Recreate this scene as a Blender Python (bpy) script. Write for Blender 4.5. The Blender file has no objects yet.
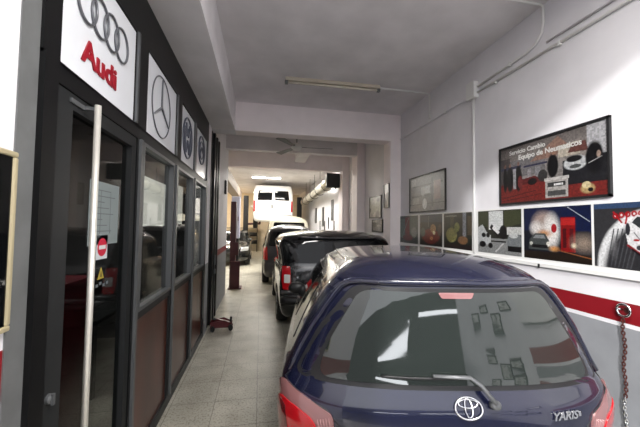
import bpy, bmesh, math, random
import numpy as np
from mathutils import Vector, Matrix
random.seed(7); rng = np.random.RandomState(5)
PI = math.pi
SC = bpy.context.scene
COL = SC.collection

# ------------------------------------------------------------------ materials
def mat(name, col, rough=.6, metal=0., coat=0., spec=.5, noise=0., nscale=6., bump=0., trans=0., ior=1.45, emit=None, es=0., stretch=None, alpha=1.):
    m = bpy.data.materials.new(name); m.use_nodes = True
    nt = m.node_tree; b = nt.nodes['Principled BSDF']; I = b.inputs
    c = (*col, 1) if len(col) == 3 else col
    I['Base Color'].default_value = c; I['Roughness'].default_value = rough; I['Metallic'].default_value = metal
    I['Coat Weight'].default_value = coat; I['Coat Roughness'].default_value = .04
    I['Specular IOR Level'].default_value = spec; I['IOR'].default_value = ior
    I['Transmission Weight'].default_value = trans; I['Alpha'].default_value = alpha
    if emit: I['Emission Color'].default_value = (*emit, 1); I['Emission Strength'].default_value = es
    if noise > 0 or bump > 0:
        tc = nt.nodes.new('ShaderNodeTexCoord'); mp = nt.nodes.new('ShaderNodeMapping')
        if stretch: mp.inputs['Scale'].default_value = stretch
        nt.links.new(tc.outputs['Object'], mp.inputs[0])
        n = nt.nodes.new('ShaderNodeTexNoise'); n.inputs['Scale'].default_value = nscale; n.inputs['Detail'].default_value = 6
        nt.links.new(mp.outputs[0], n.inputs['Vector'])
        if noise > 0:
            r = nt.nodes.new('ShaderNodeValToRGB'); e = r.color_ramp.elements
            e[0].position = .3; e[1].position = .7
            e[0].color = (*[max(0, x*(1-noise)) for x in c[:3]], 1); e[1].color = (*[min(1, x*(1+noise)) for x in c[:3]], 1)
            nt.links.new(n.outputs['Fac'], r.inputs[0]); nt.links.new(r.outputs[0], I['Base Color'])
        if bump > 0:
            bp = nt.nodes.new('ShaderNodeBump'); bp.inputs['Strength'].default_value = bump; bp.inputs['Distance'].default_value = .01
            nt.links.new(n.outputs['Fac'], bp.inputs['Height']); nt.links.new(bp.outputs[0], I['Normal'])
    return m

M = {}
M['wall'] = mat('white_plaster', (.74, .73, .76), .75, noise=.05, nscale=3, bump=.08)
M['ceil'] = mat('ceiling_plaster', (.76, .735, .75), .85, noise=.10, nscale=2.2, bump=.08)
M['pink'] = mat('pale_pink_plaster', (.90, .83, .84), .75, noise=.03, nscale=4)
M['red'] = mat('red_band_paint', (.22, .006, .012), .5)
M['greywall'] = mat('grey_dado_paint', (.27, .28, .30), .6, noise=.08, nscale=5)
M['black'] = mat('black_frame_paint', (.006, .006, .0065), .4, spec=.25)
M['darkmetal'] = mat('dark_grey_metal', (.020, .021, .022), .45, spec=.2)
M['greymetal'] = mat('grey_painted_metal', (.17, .175, .175), .45, metal=.2, noise=.12, nscale=8)
M['midgrey'] = mat('aluminium_trim', (.13, .135, .14), .4, metal=.4)
M['sign'] = mat('white_sign_panel', (.80, .82, .86), .25, noise=.02)
M['audired'] = mat('red_sign_letters', (.34, .006, .018), .4)
M['ringgrey'] = mat('grey_sign_ring', (.13, .135, .15), .3, metal=.3)
M['signblue'] = mat('blue_grey_sign_mark', (.075, .082, .11), .35)
M['chrome'] = mat('chrome', (.75, .75, .76), .14, metal=1)
M['brushed'] = mat('brushed_steel_handle', (.86, .83, .76), .35, metal=.55)
M['gold'] = mat('gold_frame', (.60, .52, .33), .35, metal=.4)
M['brownpanel'] = mat('brown_lower_panel', (.075, .022, .014), .32, noise=.3, nscale=5, stretch=(1, 1, .4))
M['paper'] = mat('white_paper', (.62, .66, .68), .7)
M['dimpaper'] = mat('paper_dimmed_as_behind_glass', (.22, .255, .255), .7)  # white paper painted dim, as if seen through the glass
M['ink'] = mat('pale_grey_ink', (.12, .135, .145), .7)
M['stickred'] = mat('sticker_red', (.55, .02, .05), .5)
M['stickyellow'] = mat('sticker_yellow', (.40, .31, .05), .5)
M['white'] = mat('white_plastic', (.74, .74, .73), .45)
M['beige'] = mat('aged_lamp_housing', (.52, .47, .38), .5, noise=.06)
M['tube'] = mat('lamp_tube_glass', (.66, .62, .52), .25)
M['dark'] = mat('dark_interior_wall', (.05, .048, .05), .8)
M['darkfloor'] = mat('dark_office_floor', (.07, .065, .06), .6)
M['maroon'] = mat('maroon_cabinet', (.13, .010, .018), .35)
M['liftred'] = mat('dark_red_lift_paint', (.05, .006, .009), .45, noise=.2)
M['jackred'] = mat('red_jack_paint', (.08, .007, .012), .4, noise=.2, nscale=30)
M['rubber'] = mat('black_rubber', (.014, .014, .014), .75)
M['plasticblack'] = mat('black_plastic', (.012, .012, .013), .45)
M['rim'] = mat('grey_wheel_rim', (.33, .34, .35), .35, metal=.8)
M['duct'] = mat('silver_duct', (.55, .52, .44), .3, metal=.7, noise=.15, nscale=4)
M['lavender'] = mat('pale_lavender_cabinet', (.50, .52, .66), .5)
M['brown'] = mat('brown_duct_paint', (.20, .16, .13), .6)
M['rust'] = mat('rusty_chain', (.075, .022, .018), .55, metal=.4, noise=.4, nscale=60)
M['lensred'] = mat('red_lamp_lens', (.50, .006, .012), .12, coat=1)
M['lensdark'] = mat('dark_red_lamp_lens', (.16, .006, .01), .12, coat=1)
M['lensclear'] = mat('pinkish_clear_lens', (.26, .12, .12), .2, coat=1)
M['lensorange'] = mat('orange_lamp_lens', (.6, .15, .05), .15, coat=1)
M['lampclear'] = mat('clear_headlamp', (.5, .52, .55), .08, coat=1, metal=.4)
M['plate'] = mat('white_number_plate', (.65, .65, .62), .5)
M['fabric'] = mat('dark_grey_seat_fabric', (.05, .055, .055), .9, noise=.2, nscale=30)
M['ext'] = mat('street_facade_render', (.10, .10, .10), .8, noise=.1)
M['asphalt'] = mat('street_asphalt', (.085, .085, .083), .85, noise=.2, nscale=30)
M['cream'] = mat('cream_wall_paint', (.78, .70, .56), .75, noise=.05)
M['lit'] = mat('lit_fluorescent_tube', (1, 1, 1), .5, emit=(1, .97, .9), es=14)

M['reflglow'] = mat('pale_reflection_glow', (.7, .68, .60), .5, emit=(1, .97, .86), es=.95)  # emission stands in for the bright wall reflected in shop glass
M['streetglow'] = mat('street_glow_for_rear_glass', (.8, .8, .8), .5, emit=(.93, .96, 1), es=9)  # glow added to put highlights in the hatchback's rear glass
def paint(name, col, rough=.32, metal=.5):
    return mat(name, col, rough, metal=metal, coat=1., spec=.5)
M['p_blue'] = paint('dark_blue_car_paint', (.004, .0055, .022), .24, .0)
M['p_black'] = paint('black_car_paint', (.010, .011, .012), .25, .2)
M['p_dark'] = paint('charcoal_car_paint', (.05, .05, .055), .3, .4)
M['p_white'] = paint('white_van_paint', (.85, .85, .84), .35, 0)
M['p_cream'] = paint('cream_car_paint', (.55, .53, .43), .4, .1)

def glassy(name, base, rough=.03, ior=2.1, haze=0.):
    m = mat(name, base, rough, coat=0., spec=.5, ior=ior); return m
M['glass_dark'] = glassy('dark_car_window', (.003, .0035, .004), .05, 1.33)
M['glass_rear'] = glassy('reflective_rear_window', (.018, .023, .021), .035, 1.75)

def pane_mat():
    m = bpy.data.materials.new('shopfront_glass'); m.use_nodes = True; nt = m.node_tree
    nt.nodes.clear(); o = nt.nodes.new('ShaderNodeOutputMaterial'); mx = nt.nodes.new('ShaderNodeMixShader')
    t = nt.nodes.new('ShaderNodeBsdfTransparent'); t.inputs[0].default_value = (.62, .64, .64, 1)
    g = nt.nodes.new('ShaderNodeBsdfGlossy'); g.inputs['Roughness'].default_value = .03; g.inputs[0].default_value = (.9, .9, .9, 1)
    f = nt.nodes.new('ShaderNodeFresnel'); f.inputs[0].default_value = 1.5
    ge = nt.nodes.new('ShaderNodeNewGeometry'); mt = nt.nodes.new('ShaderNodeMath'); mt.operation = 'SUBTRACT'; mt.inputs[0].default_value = 1; nt.links.new(ge.outputs['Backfacing'], mt.inputs[1])
    m2 = nt.nodes.new('ShaderNodeMath'); m2.operation = 'MULTIPLY'; nt.links.new(f.outputs[0], m2.inputs[0]); nt.links.new(mt.outputs[0], m2.inputs[1])
    nt.links.new(m2.outputs[0], mx.inputs[0]); nt.links.new(t.outputs[0], mx.inputs[1]); nt.links.new(g.outputs[0], mx.inputs[2])
    nt.links.new(mx.outputs[0], o.inputs[0]); return m
M['pane'] = pane_mat()

def floor_mat():
    m = bpy.data.materials.new('terrazzo_floor_tiles'); m.use_nodes = True; nt = m.node_tree; b = nt.nodes['Principled BSDF']
    N = nt.nodes.new; L = nt.links.new
    tc = N('ShaderNodeTexCoord')
    br = N('ShaderNodeTexBrick'); br.offset = 0; br.inputs['Scale'].default_value = 1
    br.inputs['Brick Width'].default_value = .40; br.inputs['Row Height'].default_value = .40; br.inputs['Mortar Size'].default_value = .0035
    br.inputs['Mortar Smooth'].default_value = .3
    br.inputs['Color1'].default_value = (.50, .48, .41, 1); br.inputs['Color2'].default_value = (.45, .435, .37, 1); br.inputs['Mortar'].default_value = (.20, .19, .16, 1)
    L(tc.outputs['Object'], br.inputs['Vector'])
    n = N('ShaderNodeTexNoise'); n.inputs['Scale'].default_value = 55; n.inputs['Detail'].default_value = 3; L(tc.outputs['Object'], n.inputs['Vector'])
    r = N('ShaderNodeValToRGB'); r.color_ramp.elements[0].position = .36; r.color_ramp.elements[0].color = (.30, .28, .24, 1); r.color_ramp.elements[1].position = .50; r.color_ramp.elements[1].color = (1, 1, 1, 1)
    L(n.outputs['Fac'], r.inputs[0])
    n2 = N('ShaderNodeTexNoise'); n2.inputs['Scale'].default_value = 4.0; n2.inputs['Detail'].default_value = 6; L(tc.outputs['Object'], n2.inputs['Vector'])
    r2 = N('ShaderNodeValToRGB'); r2.color_ramp.elements[0].position = .3; r2.color_ramp.elements[0].color = (.62, .60, .56, 1); r2.color_ramp.elements[1].position = .62; r2.color_ramp.elements[1].color = (1, 1, 1, 1)
    L(n2.outputs['Fac'], r2.inputs[0])
    def mul(a, c, f):
        x = N('ShaderNodeMix'); x.data_type = 'RGBA'; x.blend_type = 'MULTIPLY'; x.inputs[0].default_value = f; L(a, x.inputs[6]); L(c, x.inputs[7]); return x.outputs[2]
    o = mul(mul(br.outputs['Color'], r.outputs[0], .6), r2.outputs[0], .8)
    L(o, b.inputs['Base Color']); b.inputs['Roughness'].default_value = .42
    return m
M['floor'] = floor_mat()

# ------------------------------------------------------------------ object helpers
def link(name, me, m, parent=None, smooth=False):
    o = bpy.data.objects.new(name, me); COL.objects.link(o)
    if m is not None:
        for x in (m if isinstance(m, (list, tuple)) else [m]): me.materials.append(x)
    if parent: o.parent = parent
    if smooth: me.polygons.foreach_set('use_smooth', [True]*len(me.polygons))
    return o
def obj(name, bm, m, parent=None, smooth=False):
    bmesh.ops.recalc_face_normals(bm, faces=bm.faces)
    me = bpy.data.meshes.new(name); bm.to_mesh(me); bm.free()
    return link(name, me, m, parent, smooth)
def thing(name, label, cat, loc=(0, 0, 0), rz=0, group=None, kind=None):
    o = bpy.data.objects.new(name, None); COL.objects.link(o); o.location = loc; o.rotation_euler = (0, 0, rz); o.empty_display_size = .1
    return tag(o, label, cat, group, kind)
def tag(o, label, cat, group=None, kind=None):
    if label: o['label'] = label
    if cat: o['category'] = cat
    if group: o['group'] = group
    if kind: o['kind'] = kind
    return o
def B(): return bmesh.new()
def box(bm, x0, x1, y0, y1, z0, z1, bev=0, mi=0, mtx=None):
    vs = [bm.verts.new((x, y, z)) for x in (x0, x1) for y in (y0, y1) for z in (z0, z1)]
    idx = [(0, 1, 3, 2), (4, 6, 7, 5), (0, 4, 5, 1), (2, 3, 7, 6), (0, 2, 6, 4), (1, 5, 7, 3)]
    fs = [bm.faces.new([vs[i] for i in f]) for f in idx]
    for f in fs: f.material_index = mi
    bmesh.ops.recalc_face_normals(bm, faces=fs)
    if bev > 0:
        es = list({e for f in fs for e in f.edges})
        r = bmesh.ops.bevel(bm, geom=es, offset=bev, segments=2, affect='EDGES', profile=.5)
        vs = list({v for f in r['faces'] for v in f.verts} | {v for v in vs if v.is_valid})
    if mtx is not None: bmesh.ops.transform(bm, matrix=mtx, verts=[v for v in vs if v.is_valid])
    return bm
def rot_box(bm, c, s, R, bev=0):
    return box(bm, -s[0]/2, s[0]/2, -s[1]/2, s[1]/2, -s[2]/2, s[2]/2, bev, 0, Matrix.Translation(c) @ R.to_4x4())
def tube(bm, pts, r, n=10, cap=True, closed=False, flat=1., nrm=None):
    pts = [Vector(p) for p in pts]; rings = []; k = len(pts); up = None
    for i, p in enumerate(pts):
        if closed: d = pts[(i+1) % k]-pts[i-1]
        else: d = pts[min(i+1, k-1)]-pts[max(i-1, 0)]
        d.normalize()
        if up is None: up = Vector((0, 0, 1)) if abs(d.z) < .9 else Vector((1, 0, 0))
        a = d.cross(up)
        if a.length < 1e-4: a = d.orthogonal()
        a.normalize(); b = a.cross(d).normalized(); up = b
        rr = r[i] if isinstance(r, (list, tuple)) else r
        rings.append([bm.verts.new(p+a*rr*math.cos(t)+b*rr*math.sin(t)*flat) for t in [2*PI*j/n for j in range(n)]])
    m = k if closed else k-1
    for i in range(m):
        A, C = rings[i], rings[(i+1) % k]
        for j in range(n): bm.faces.new((A[j], A[(j+1) % n], C[(j+1) % n], C[j]))
    if cap and not closed: bm.faces.new(rings[0][::-1]); bm.faces.new(rings[-1])
    return bm
def cyl(bm, a, b, r, n=16): return tube(bm, [a, b], r, n)
def lathe(bm, prof, axis='z', c=(0, 0, 0), n=24):
    rings = []
    for (r, h) in prof:
        ring = []
        for j in range(n):
            t = 2*PI*j/n; p = (r*math.cos(t), r*math.sin(t), h)
            if axis == 'x': p = (p[2], p[0], p[1])
            if axis == 'y': p = (p[0], p[2], p[1])
            ring.append(bm.verts.new((p[0]+c[0], p[1]+c[1], p[2]+c[2])))
        rings.append(ring)
    for A, C in zip(rings, rings[1:]):
        for j in range(n): bm.faces.new((A[j], A[(j+1) % n], C[(j+1) % n], C[j]))
    if prof[0][0] > 1e-5: bm.faces.new(rings[0])
    if prof[-1][0] > 1e-5: bm.faces.new(rings[-1])
    bmesh.ops.remove_doubles(bm, verts=bm.verts, dist=1e-6)
    return bm
def struct(name, bm, m, parent=None):
    o = obj(name, bm, m, parent)
    if parent is None: o['kind'] = 'structure'
    return o
def sbox(name, m, *b, parent=None, bev=0):
    return struct(name, box(B(), *b, bev=bev), m, parent)
def prism(bm, pts, axis, a0, a1):
    def P(u, v, w): return {'x': (w, u, v), 'y': (u, w, v), 'z': (u, v, w)}[axis]
    A = [bm.verts.new(P(u, v, a0)) for u, v in pts]; C = [bm.verts.new(P(u, v, a1)) for u, v in pts]
    n = len(pts); bm.faces.new(A); bm.faces.new(C[::-1])
    for i in range(n): bm.faces.new((A[i], A[(i+1) % n], C[(i+1) % n], C[i]))
    return bm
def text_part(name, s, size, m, parent, loc, rotm, extrude=.003, offset=0., shear=0., sx=1., align='CENTER'):
    cu = bpy.data.curves.new(name, 'FONT'); cu.body = s; cu.size = size; cu.extrude = extrude; cu.offset = offset; cu.shear = shear
    cu.align_x = align; cu.align_y = 'CENTER'; cu.resolution_u = 4
    o = bpy.data.objects.new('tmp', cu); COL.objects.link(o)
    bpy.context.view_layer.update(); dg = bpy.context.evaluated_depsgraph_get()
    me = bpy.data.meshes.new_from_object(o.evaluated_get(dg)); bpy.data.objects.remove(o)
    me.transform(Matrix.Translation(loc) @ rotm.to_4x4() @ Matrix.Diagonal((sx, 1, 1, 1)))
    me.materials.clear(); me.name = name
    return link(name, me, m, parent)
# text facing +x (left wall) / -x (right wall) / -y
R_PX = Matrix(((0, 0, 1), (1, 0, 0), (0, 1, 0)))        # text right = +y
R_MX = Matrix(((0, 0, -1), (-1, 0, 0), (0, 1, 0)))      # text right = -y
R_MY = Matrix(((1, 0, 0), (0, 0, -1), (0, 1, 0)))       # text right = +x

# ------------------------------------------------------------------ ROOM
XL, XR = -.833, 2.555
struct('floor', box(B(), -3.4, 3.0, -.5, 21.2, -.1, 0), M['floor'])
struct('street_ground', box(B(), -14, 14, -16, -.5, -.1, -.002), M['asphalt'])
struct('street_facade', box(B(), -12, 12, -12.4, -12, -.1, 4.2), M['ext'])
bm = B(); box(bm, -3.4, 3.0, -.5, 21.2, 3.82, 4.3); struct('ceiling', bm, M['ceil'])
t = thing('street_glow_panel', 'added glowing panels across the street, for highlights in hatchback rear glass', 'glow panel', (0, -12, 0))  # unseen glow panels, added for the highlights in the rear glass
for xa, xb, za, zb in ((1.3, 5.2, 1.95, 2.30), (-3.2, .3, 1.6, 1.95)):
    obj('window_frame', box(B(), xa-.06, xb+.06, -.01, .06, za-.06, zb+.06), M['darkmetal'], t); obj('glow_pane', box(B(), xa, xb, .061, .08, za, zb), M['streetglow'], t)  # frames and panes of the added glow panels, not real windows
# right wall: white / red band / white line / grey dado as separate bands of one wall
bm = B()
Y0, Y1 = -.5, 21.2
for z0, z1, mi in ((0, 1.03, 3), (1.03, 1.06, 0), (1.06, 1.205, 2), (1.205, 3.83, 0)):
    box(bm, XR, XR+.25, Y0, Y1, z0, z1, mi=mi)
struct('wall_right', bm, [M['wall'], M['pink'], M['red'], M['greywall']])
struct('wall_right_outer', box(B(), XR, XR+.25, -5.0, -.5, 0, 4.3), M['wall'])
struct('wall_back', box(B(), -3.4, 2.8, 21, 21.2, 0, 3.83), M['cream'])
# left side beyond the shopfront
bm = B()
for z0, z1, mi in ((0, 1.10, 2), (1.10, 1.22, 1), (1.22, 3.83, 0)):
    box(bm, XL-.2, XL, 6.3, 8.0, z0, z1, mi=mi)
    box(bm, XL-.2, XL, 5.06, 5.34, z0, z1, mi=mi if mi != 1 else 0)
struct('wall_left', bm, [M['wall'], M['red'], M['greywall']])
struct('wall_left_bay', box(box(B(), -3.4, -3.2, 5.4, 21.2, 0, 3.83), -3.3, -.95, 5.4, 5.5, 0, 3.83), M['cream'])
# front-left wall and pillar (side wall that carries the gold frame)
bm = B()
for z0, z1, mi in ((0, 1.05, 3), (1.05, 1.11, 0), (1.11, 1.285, 2), (1.285, 3.83, 0)):
    box(bm, -1.25, -.85, -.5, 1.245, z0, z1, mi=mi)
struct('wall_left_front', bm, [M['wall'], M['pink'], M['red'], M['wall']])
sbox('trim_1', M['greymetal'], -1.25, -.845, 1.245, 1.338, 0, 3.83)
# soffit above the shopfront
sbox('trim_2', M['ceil'], -1.25, -.46, -.5, 5.35, 3.32, 3.83)
# beams and columns
sbox('trim_3', M['pink'], -.46, XR, 5.35, 5.62, 3.32, 3.83)
sbox('trim_4', M['pink'], 2.35, XR, 5.352, 5.67, 0, 3.83)
sbox('trim_5', M['ceil'], -3.2, XR, 7.4, 7.6, 3.50, 3.83)
sbox('trim_6', M['pink'], 2.35, XR, 7.38, 7.85, 0, 3.83)
sbox('trim_7', M['pink'], -3.2, XR, 8.85, 9.1, 3.36, 3.83)
sbox('trim_8', M['pink'], 2.36, XR, 8.83, 9.3, 0, 3.83)
prism(B(), [(0, 0)]*0 or [(.93, 3.58), (1.22, 3.58), (1.22, 3.83), (.93, 3.83)], 'y', 7.6, 8.85)
bm = B(); prism(bm, [(.93, 3.55), (1.22, 3.55), (1.22, 3.83), (.93, 3.83)], 'y', 7.6, 8.85); struct('trim_9', bm, M['ceil'])
sbox('trim_10', M['wall'], -3.2, -.46, 5.35, 5.62, 3.32, 3.83)
# office behind the shopfront
bm = B(); box(bm, -3.2, -3.1, 1.3, 5.3, 0, 3.3); box(bm, -3.2, -1.26, 1.24, 1.34, 0, 3.3); box(bm, -3.2, XL-.12, 5.2, 5.3, 0, 3.3); box(bm, -3.2, -.95, 1.3, 5.3, 3.2, 3.31)
struct('wall_office', bm, M['dark'])

# ------------------------------------------------------------------ SHOPFRONT
XB = XL-.07
ss = lambda n, cat=None: tag(thing(n, None, None), None, None, kind='structure')
def win(name, y0, y1, post):
    t = ss(name)
    # outer frame
    bm = B()
    box(bm, XB, XL, y0, y1, 2.30, 2.385); box(bm, XB, XL, y0, y1, 1.045, 1.10); box(bm, XB, XL, y0, y1, .0, .09)
    box(bm, XB, XL, y0, y0+.05, .09, 2.30); box(bm, XB, XL, y1-post, y1, .09, 2.30)
    obj('window_frame', bm, M['darkmetal'], t)
    bm = B(); a, b = y0+.05, y1-post
    for zz in ((1.10, 1.125), (2.275, 2.30)): box(bm, XB+.01, XL+.008, a, b, *zz)
    for yy in ((a, a+.025), (b-.025, b)): box(bm, XB+.01, XL+.008, *yy, 1.125, 2.275)
    obj('glazing_bead', bm, M['midgrey'], t)
    obj('pane', box(B(), XL-.04, XL-.034, a+.02, b-.02, 1.12, 2.28), M['pane'], t)
    obj('lower_panel', box(B(), XL-.045, XL-.02, a-.01, b+.01, .085, 1.05), M['brownpanel'], t)
    return t
win('window_1', 2.32, 3.24, .07); win('window_2', 3.24, 4.10, .07); win('window_3', 4.10, 5.05, .12)
bm = B()
for y in (2.30, 3.22, 4.08): box(bm, XL, XL+.018, y, y+.035, .09, 2.30)
struct('trim_11', bm, M['midgrey'])
d = ss('door_1')
bm = B()   # frame
box(bm, XB, XL+.01, 1.338, 1.42, 0, 2.385); box(bm, XB, XL, 2.27, 2.32, 0, 2.385); box(bm, XB, XL, 1.42, 2.27, 2.30, 2.385)
obj('door_frame', bm, M['black'], d)
bm = B()   # leaf
box(bm, XB+.01, XL-.005, 1.425, 1.55, .01, 2.295); box(bm, XB+.01, XL-.005, 2.20, 2.265, .01, 2.295); box(bm, XB+.01, XL-.005, 1.55, 2.20, 2.225, 2.295); box(bm, XB+.01, XL-.005, 1.55, 2.20, .01, .12)
obj('door_leaf', bm, M['darkmetal'], d)
obj('pane', box(B(), XL-.04, XL-.034, 1.54, 2.21, .11, 2.23), M['pane'], d)
bm = B(); tube(bm, [(-.775, 1.628, .35), (-.775, 1.628, 2.28)], .014, 16); h = obj('door_handle', bm, M['brushed'], d, True)
bm = B()
for z in (.42, 2.262): box(bm, XL-.005, -.77, 1.62, 1.636, z-.008, z+.008); box(bm, XL-.004, XL+.004, 1.52, 1.64, z-.010, z+.010)
obj('handle_bracket', bm, M['midgrey'], d)
bm = B(); lathe(bm, [(.0, 0), (.02, 0), (.02, .012), (.012, .018), (0, .018)], 'x', (XL-.006, 1.47, 1.0), 20); box(bm, XL+.01, XL+.02, 1.464, 1.476, .975, 1.02); obj('door_lock', bm, M['midgrey'], d)
# fascia, dividers behind the signs
bm = B(); box(bm, XB, XL, 1.338, 5.06, 3.0, 3.32); box(bm, XB, XL, 1.338, 5.06, 2.375, 2.39)
for a, b in ((1.338, 1.44), (2.2, 2.42), (3.21, 3.42), (4.04, 4.19), (4.93, 5.06)): box(bm, XB, XL, a, b, 2.385, 3.0)
struct('trim_12', bm, M['black'])
bm = B()
for y in (2.205, 3.205, 4.045, 4.94): box(bm, XL, XL+.012, y, y+.03, 2.39, 3.0)
struct('trim_13', bm, M['midgrey'])
# wall above/behind signs
sbox('trim_14', M['dark'], XB-.03, XB, 1.338, 5.2, 2.3, 3.32)

# signs
def sign(y0, y1, label):
    t = thing('shop_sign', label, 'sign', (XL, (y0+y1)/2, 2.69))
    bm = B(); box(bm, -.05, -.008, -(y1-y0)/2, (y1-y0)/2, -.303, .303, .004); obj('sign_panel', bm, M['sign'], t); return t
def ring_pts(cy, cz, ry, rz, x, n=40): return [(x, cy+ry*math.cos(2*PI*i/n), cz+rz*math.sin(2*PI*i/n)) for i in range(n)]
t = sign(1.44, 2.205, 'large white sign with four grey rings over red Audi lettering')
for k in range(4):
    bm = B(); tube(bm, ring_pts(-.203+k*.122, .083, .083, .097, .0), .0065, 8, closed=True, flat=1); obj('sign_ring', bm, M['ringgrey'], t, True)
text_part('sign_lettering', 'Audi', .165, M['audired'], t, Vector((-.004, -.05, -.155)), R_PX, .003, .004, 0, 1.12)
t = sign(2.42, 3.205, 'white sign with thin ring round a three-pointed star')
bm = B(); tube(bm, ring_pts(-.06, 0, .235, .25, 0), .005, 8, closed=True); obj('sign_ring', bm, M['ringgrey'], t, True)
bm = B()
for a in (90, 210, 330):
    c, s = math.cos(math.radians(a)), math.sin(math.radians(a)); w = .010
    prism(bm, [(-.06-s*w, c*w), (-.06+s*w, -c*w), (-.06+c*.225, s*.235)], 'x', -.006, .006)
obj('sign_star', bm, M['ringgrey'], t)
t = sign(3.42, 4.045, 'white sign with blue-grey round VW emblem')
bm = B(); tube(bm, ring_pts(-.05, 0, .205, .225, 0), .010, 8, closed=True); obj('sign_ring', bm, M['signblue'], t, True)
bm = B()
tube(bm, [(0, -.13, .16), (0, -.08, .02), (0, -.05, .10), (0, -.02, .02), (0, .03, .16)], .012, 6)
tube(bm, [(0, -.21, .10), (0, -.12, -.17), (0, -.05, -.03), (0, .02, -.17), (0, .11, .10)], .012, 6); obj('emblem', bm, M['signblue'], t)
t = sign(4.19, 4.94, 'white sign farthest along the shopfront with a bluish double ring')
bm = B(); tube(bm, ring_pts(-.05, .06, .20, .19, 0), .011, 8, closed=True); obj('sign_ring', bm, M['signblue'], t, True)
bm = B(); tube(bm, ring_pts(-.05, .06, .13, .12, 0), .008, 8, closed=True); tube(bm, [(0, -.16, .0), (0, -.05, .10), (0, .06, .04)], .010, 6); obj('emblem', bm, M['signblue'], t)

# stickers and notice on the door glass (front face of the pane)
XG = XL-.033
t = thing('notice_sheet', 'large white printed notice on door glass, painted dim as if inside', 'notice', (XG, 1.935, 1.60))
obj('sheet', box(B(), 0, .0015, -.165, .165, 0, .345), M['dimpaper'], t)
bm = B()
for i in range(9): box(bm, .0015, .0025, -.145, -.145+.1+.18*((i*37) % 10)/10, .04+i*.032, .045+i*.032)
for y in (-.05, .06): box(bm, .0015, .0025, y, y+.003, .06, .3)
obj('printed_lines', bm, M['ink'], t)
t = thing('no_entry_sticker', 'red and white no-entry sticker on door glass', 'sticker', (XG, 1.92, 1.585))
obj('backing', box(B(), 0, .0015, -.06, .06, -.066, .066), M['paper'], t)
bm = B(); lathe(bm, [(0, .0015), (.05, .0015), (.05, .0025), (0, .0025)], 'x', (0, 0, 0), 28); obj('red_disc', bm, M['stickred'], t)
obj('white_bar', box(B(), .0025, .0035, -.036, .036, -.011, .011), M['white'], t)
t = thing('warning_sticker', 'small yellow warning triangle sticker below no-entry sign', 'sticker', (XG, 1.92, 1.41))
bm = B(); prism(bm, [(-.035, .0), (.035, 0), (0, .065)], 'x', 0, .0015); obj('triangle', bm, M['stickyellow'], t)
bm = B(); prism(bm, [(-.006, .012), (.006, .012), (0, .045)], 'x', .0016, .0025); obj('mark', bm, M['plasticblack'], t)
t = thing('warning_sticker', 'pale scribbled sticker strip beside yellow triangle', 'sticker', (XG, 1.92, 1.375))
bm = B()
for i in range(5): box(bm, 0, .0015, -.09+i*.038, -.066+i*.038, (i % 3)*.007-.012, (i % 3)*.007+.004)
obj('marks', bm, M['ink'], t)

# office contents
t = thing('ceiling_lamp', 'added fluorescent batten lighting the office panels', 'lamp', (-2.0, 3.3, 3.2), PI/2)  # unseen lamp, added to light the boards behind the glass
obj('housing', box(B(), -.62, .62, -.06, .06, -.05, 0, .006), M['white'], t)
bm = B(); tube(bm, [(-.6, 0, -.07), (.6, 0, -.07)], .014, 8); obj('fluorescent_tube', bm, M['lit'], t, True)
ld = bpy.data.lights.new('office_fill_light', 'AREA'); ld.shape = 'RECTANGLE'; ld.size = .15; ld.size_y = 1.3; ld.energy = 30; ld.color = (1, .97, .88)
lo = bpy.data.objects.new('office_fill_light', ld); COL.objects.link(lo); lo.location = (-2.0, 3.3, 3.08)
for y0, y1, z0, z1, l in ((2.83, 3.72, 1.70, 2.14, 'added glowing panel on stand, for bright reflection in first shop window'), (3.95, 4.30, 1.72, 2.2, 'narrow added glowing panel, for bright reflection in second shop window')):
    t = thing('reflection_panel', l, 'reflection panel', (-1.02, (y0+y1)/2, 0))  # glowing boards added in place of the right wall's reflection
    obj('panel', box(B(), -.008, .008, -(y1-y0)/2, (y1-y0)/2, z0, z1, .002), M['reflglow'], t)
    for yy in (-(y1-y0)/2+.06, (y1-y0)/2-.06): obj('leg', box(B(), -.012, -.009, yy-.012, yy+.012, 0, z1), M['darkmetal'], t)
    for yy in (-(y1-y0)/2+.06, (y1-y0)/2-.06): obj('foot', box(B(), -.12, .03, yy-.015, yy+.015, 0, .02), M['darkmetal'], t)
t = thing('reflection_cabinet', 'added maroon cabinet standing in for dark red reflection in door glass', 'cabinet', (-1.75, 2.3, 0))  # cabinet added to supply the dark red reflected in the door glass
obj('body', box(B(), -.3, .3, -.75, .75, 0, 1.22, .01), M['maroon'], t)
obj('top', box(B(), -.33, .33, -.78, .78, 1.22, 1.26, .006), M['maroon'], t)
bm = B(); box(bm, .305, .32, -.02, .02, .9, 1.05); obj('handle', bm, M['chrome'], t)
t = thing('office_desk', 'dark desk behind shopfront windows', 'desk', (-1.9, 4.1, 0))
obj('desktop', box(B(), -.35, .35, -.7, .7, .72, .76, .005), M['darkmetal'], t)
for sx in (-.3, .3):
    for sy in (-.65, .65): obj('leg', box(B(), sx-.025, sx+.025, sy-.025, sy+.025, 0, .72), M['darkmetal'], t)
t = thing('monitor', 'computer monitor on office desk', 'monitor', (-1.9, 4.0, .76))
obj('screen', box(B(), -.02, .02, -.25, .25, .1, .42, .006), M['plasticblack'], t)
obj('stand', box(box(B(), -.01, .01, -.02, .02, .02, .12), -.09, .09, -.12, .12, 0, .015, .004), M['plasticblack'], t)

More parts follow.
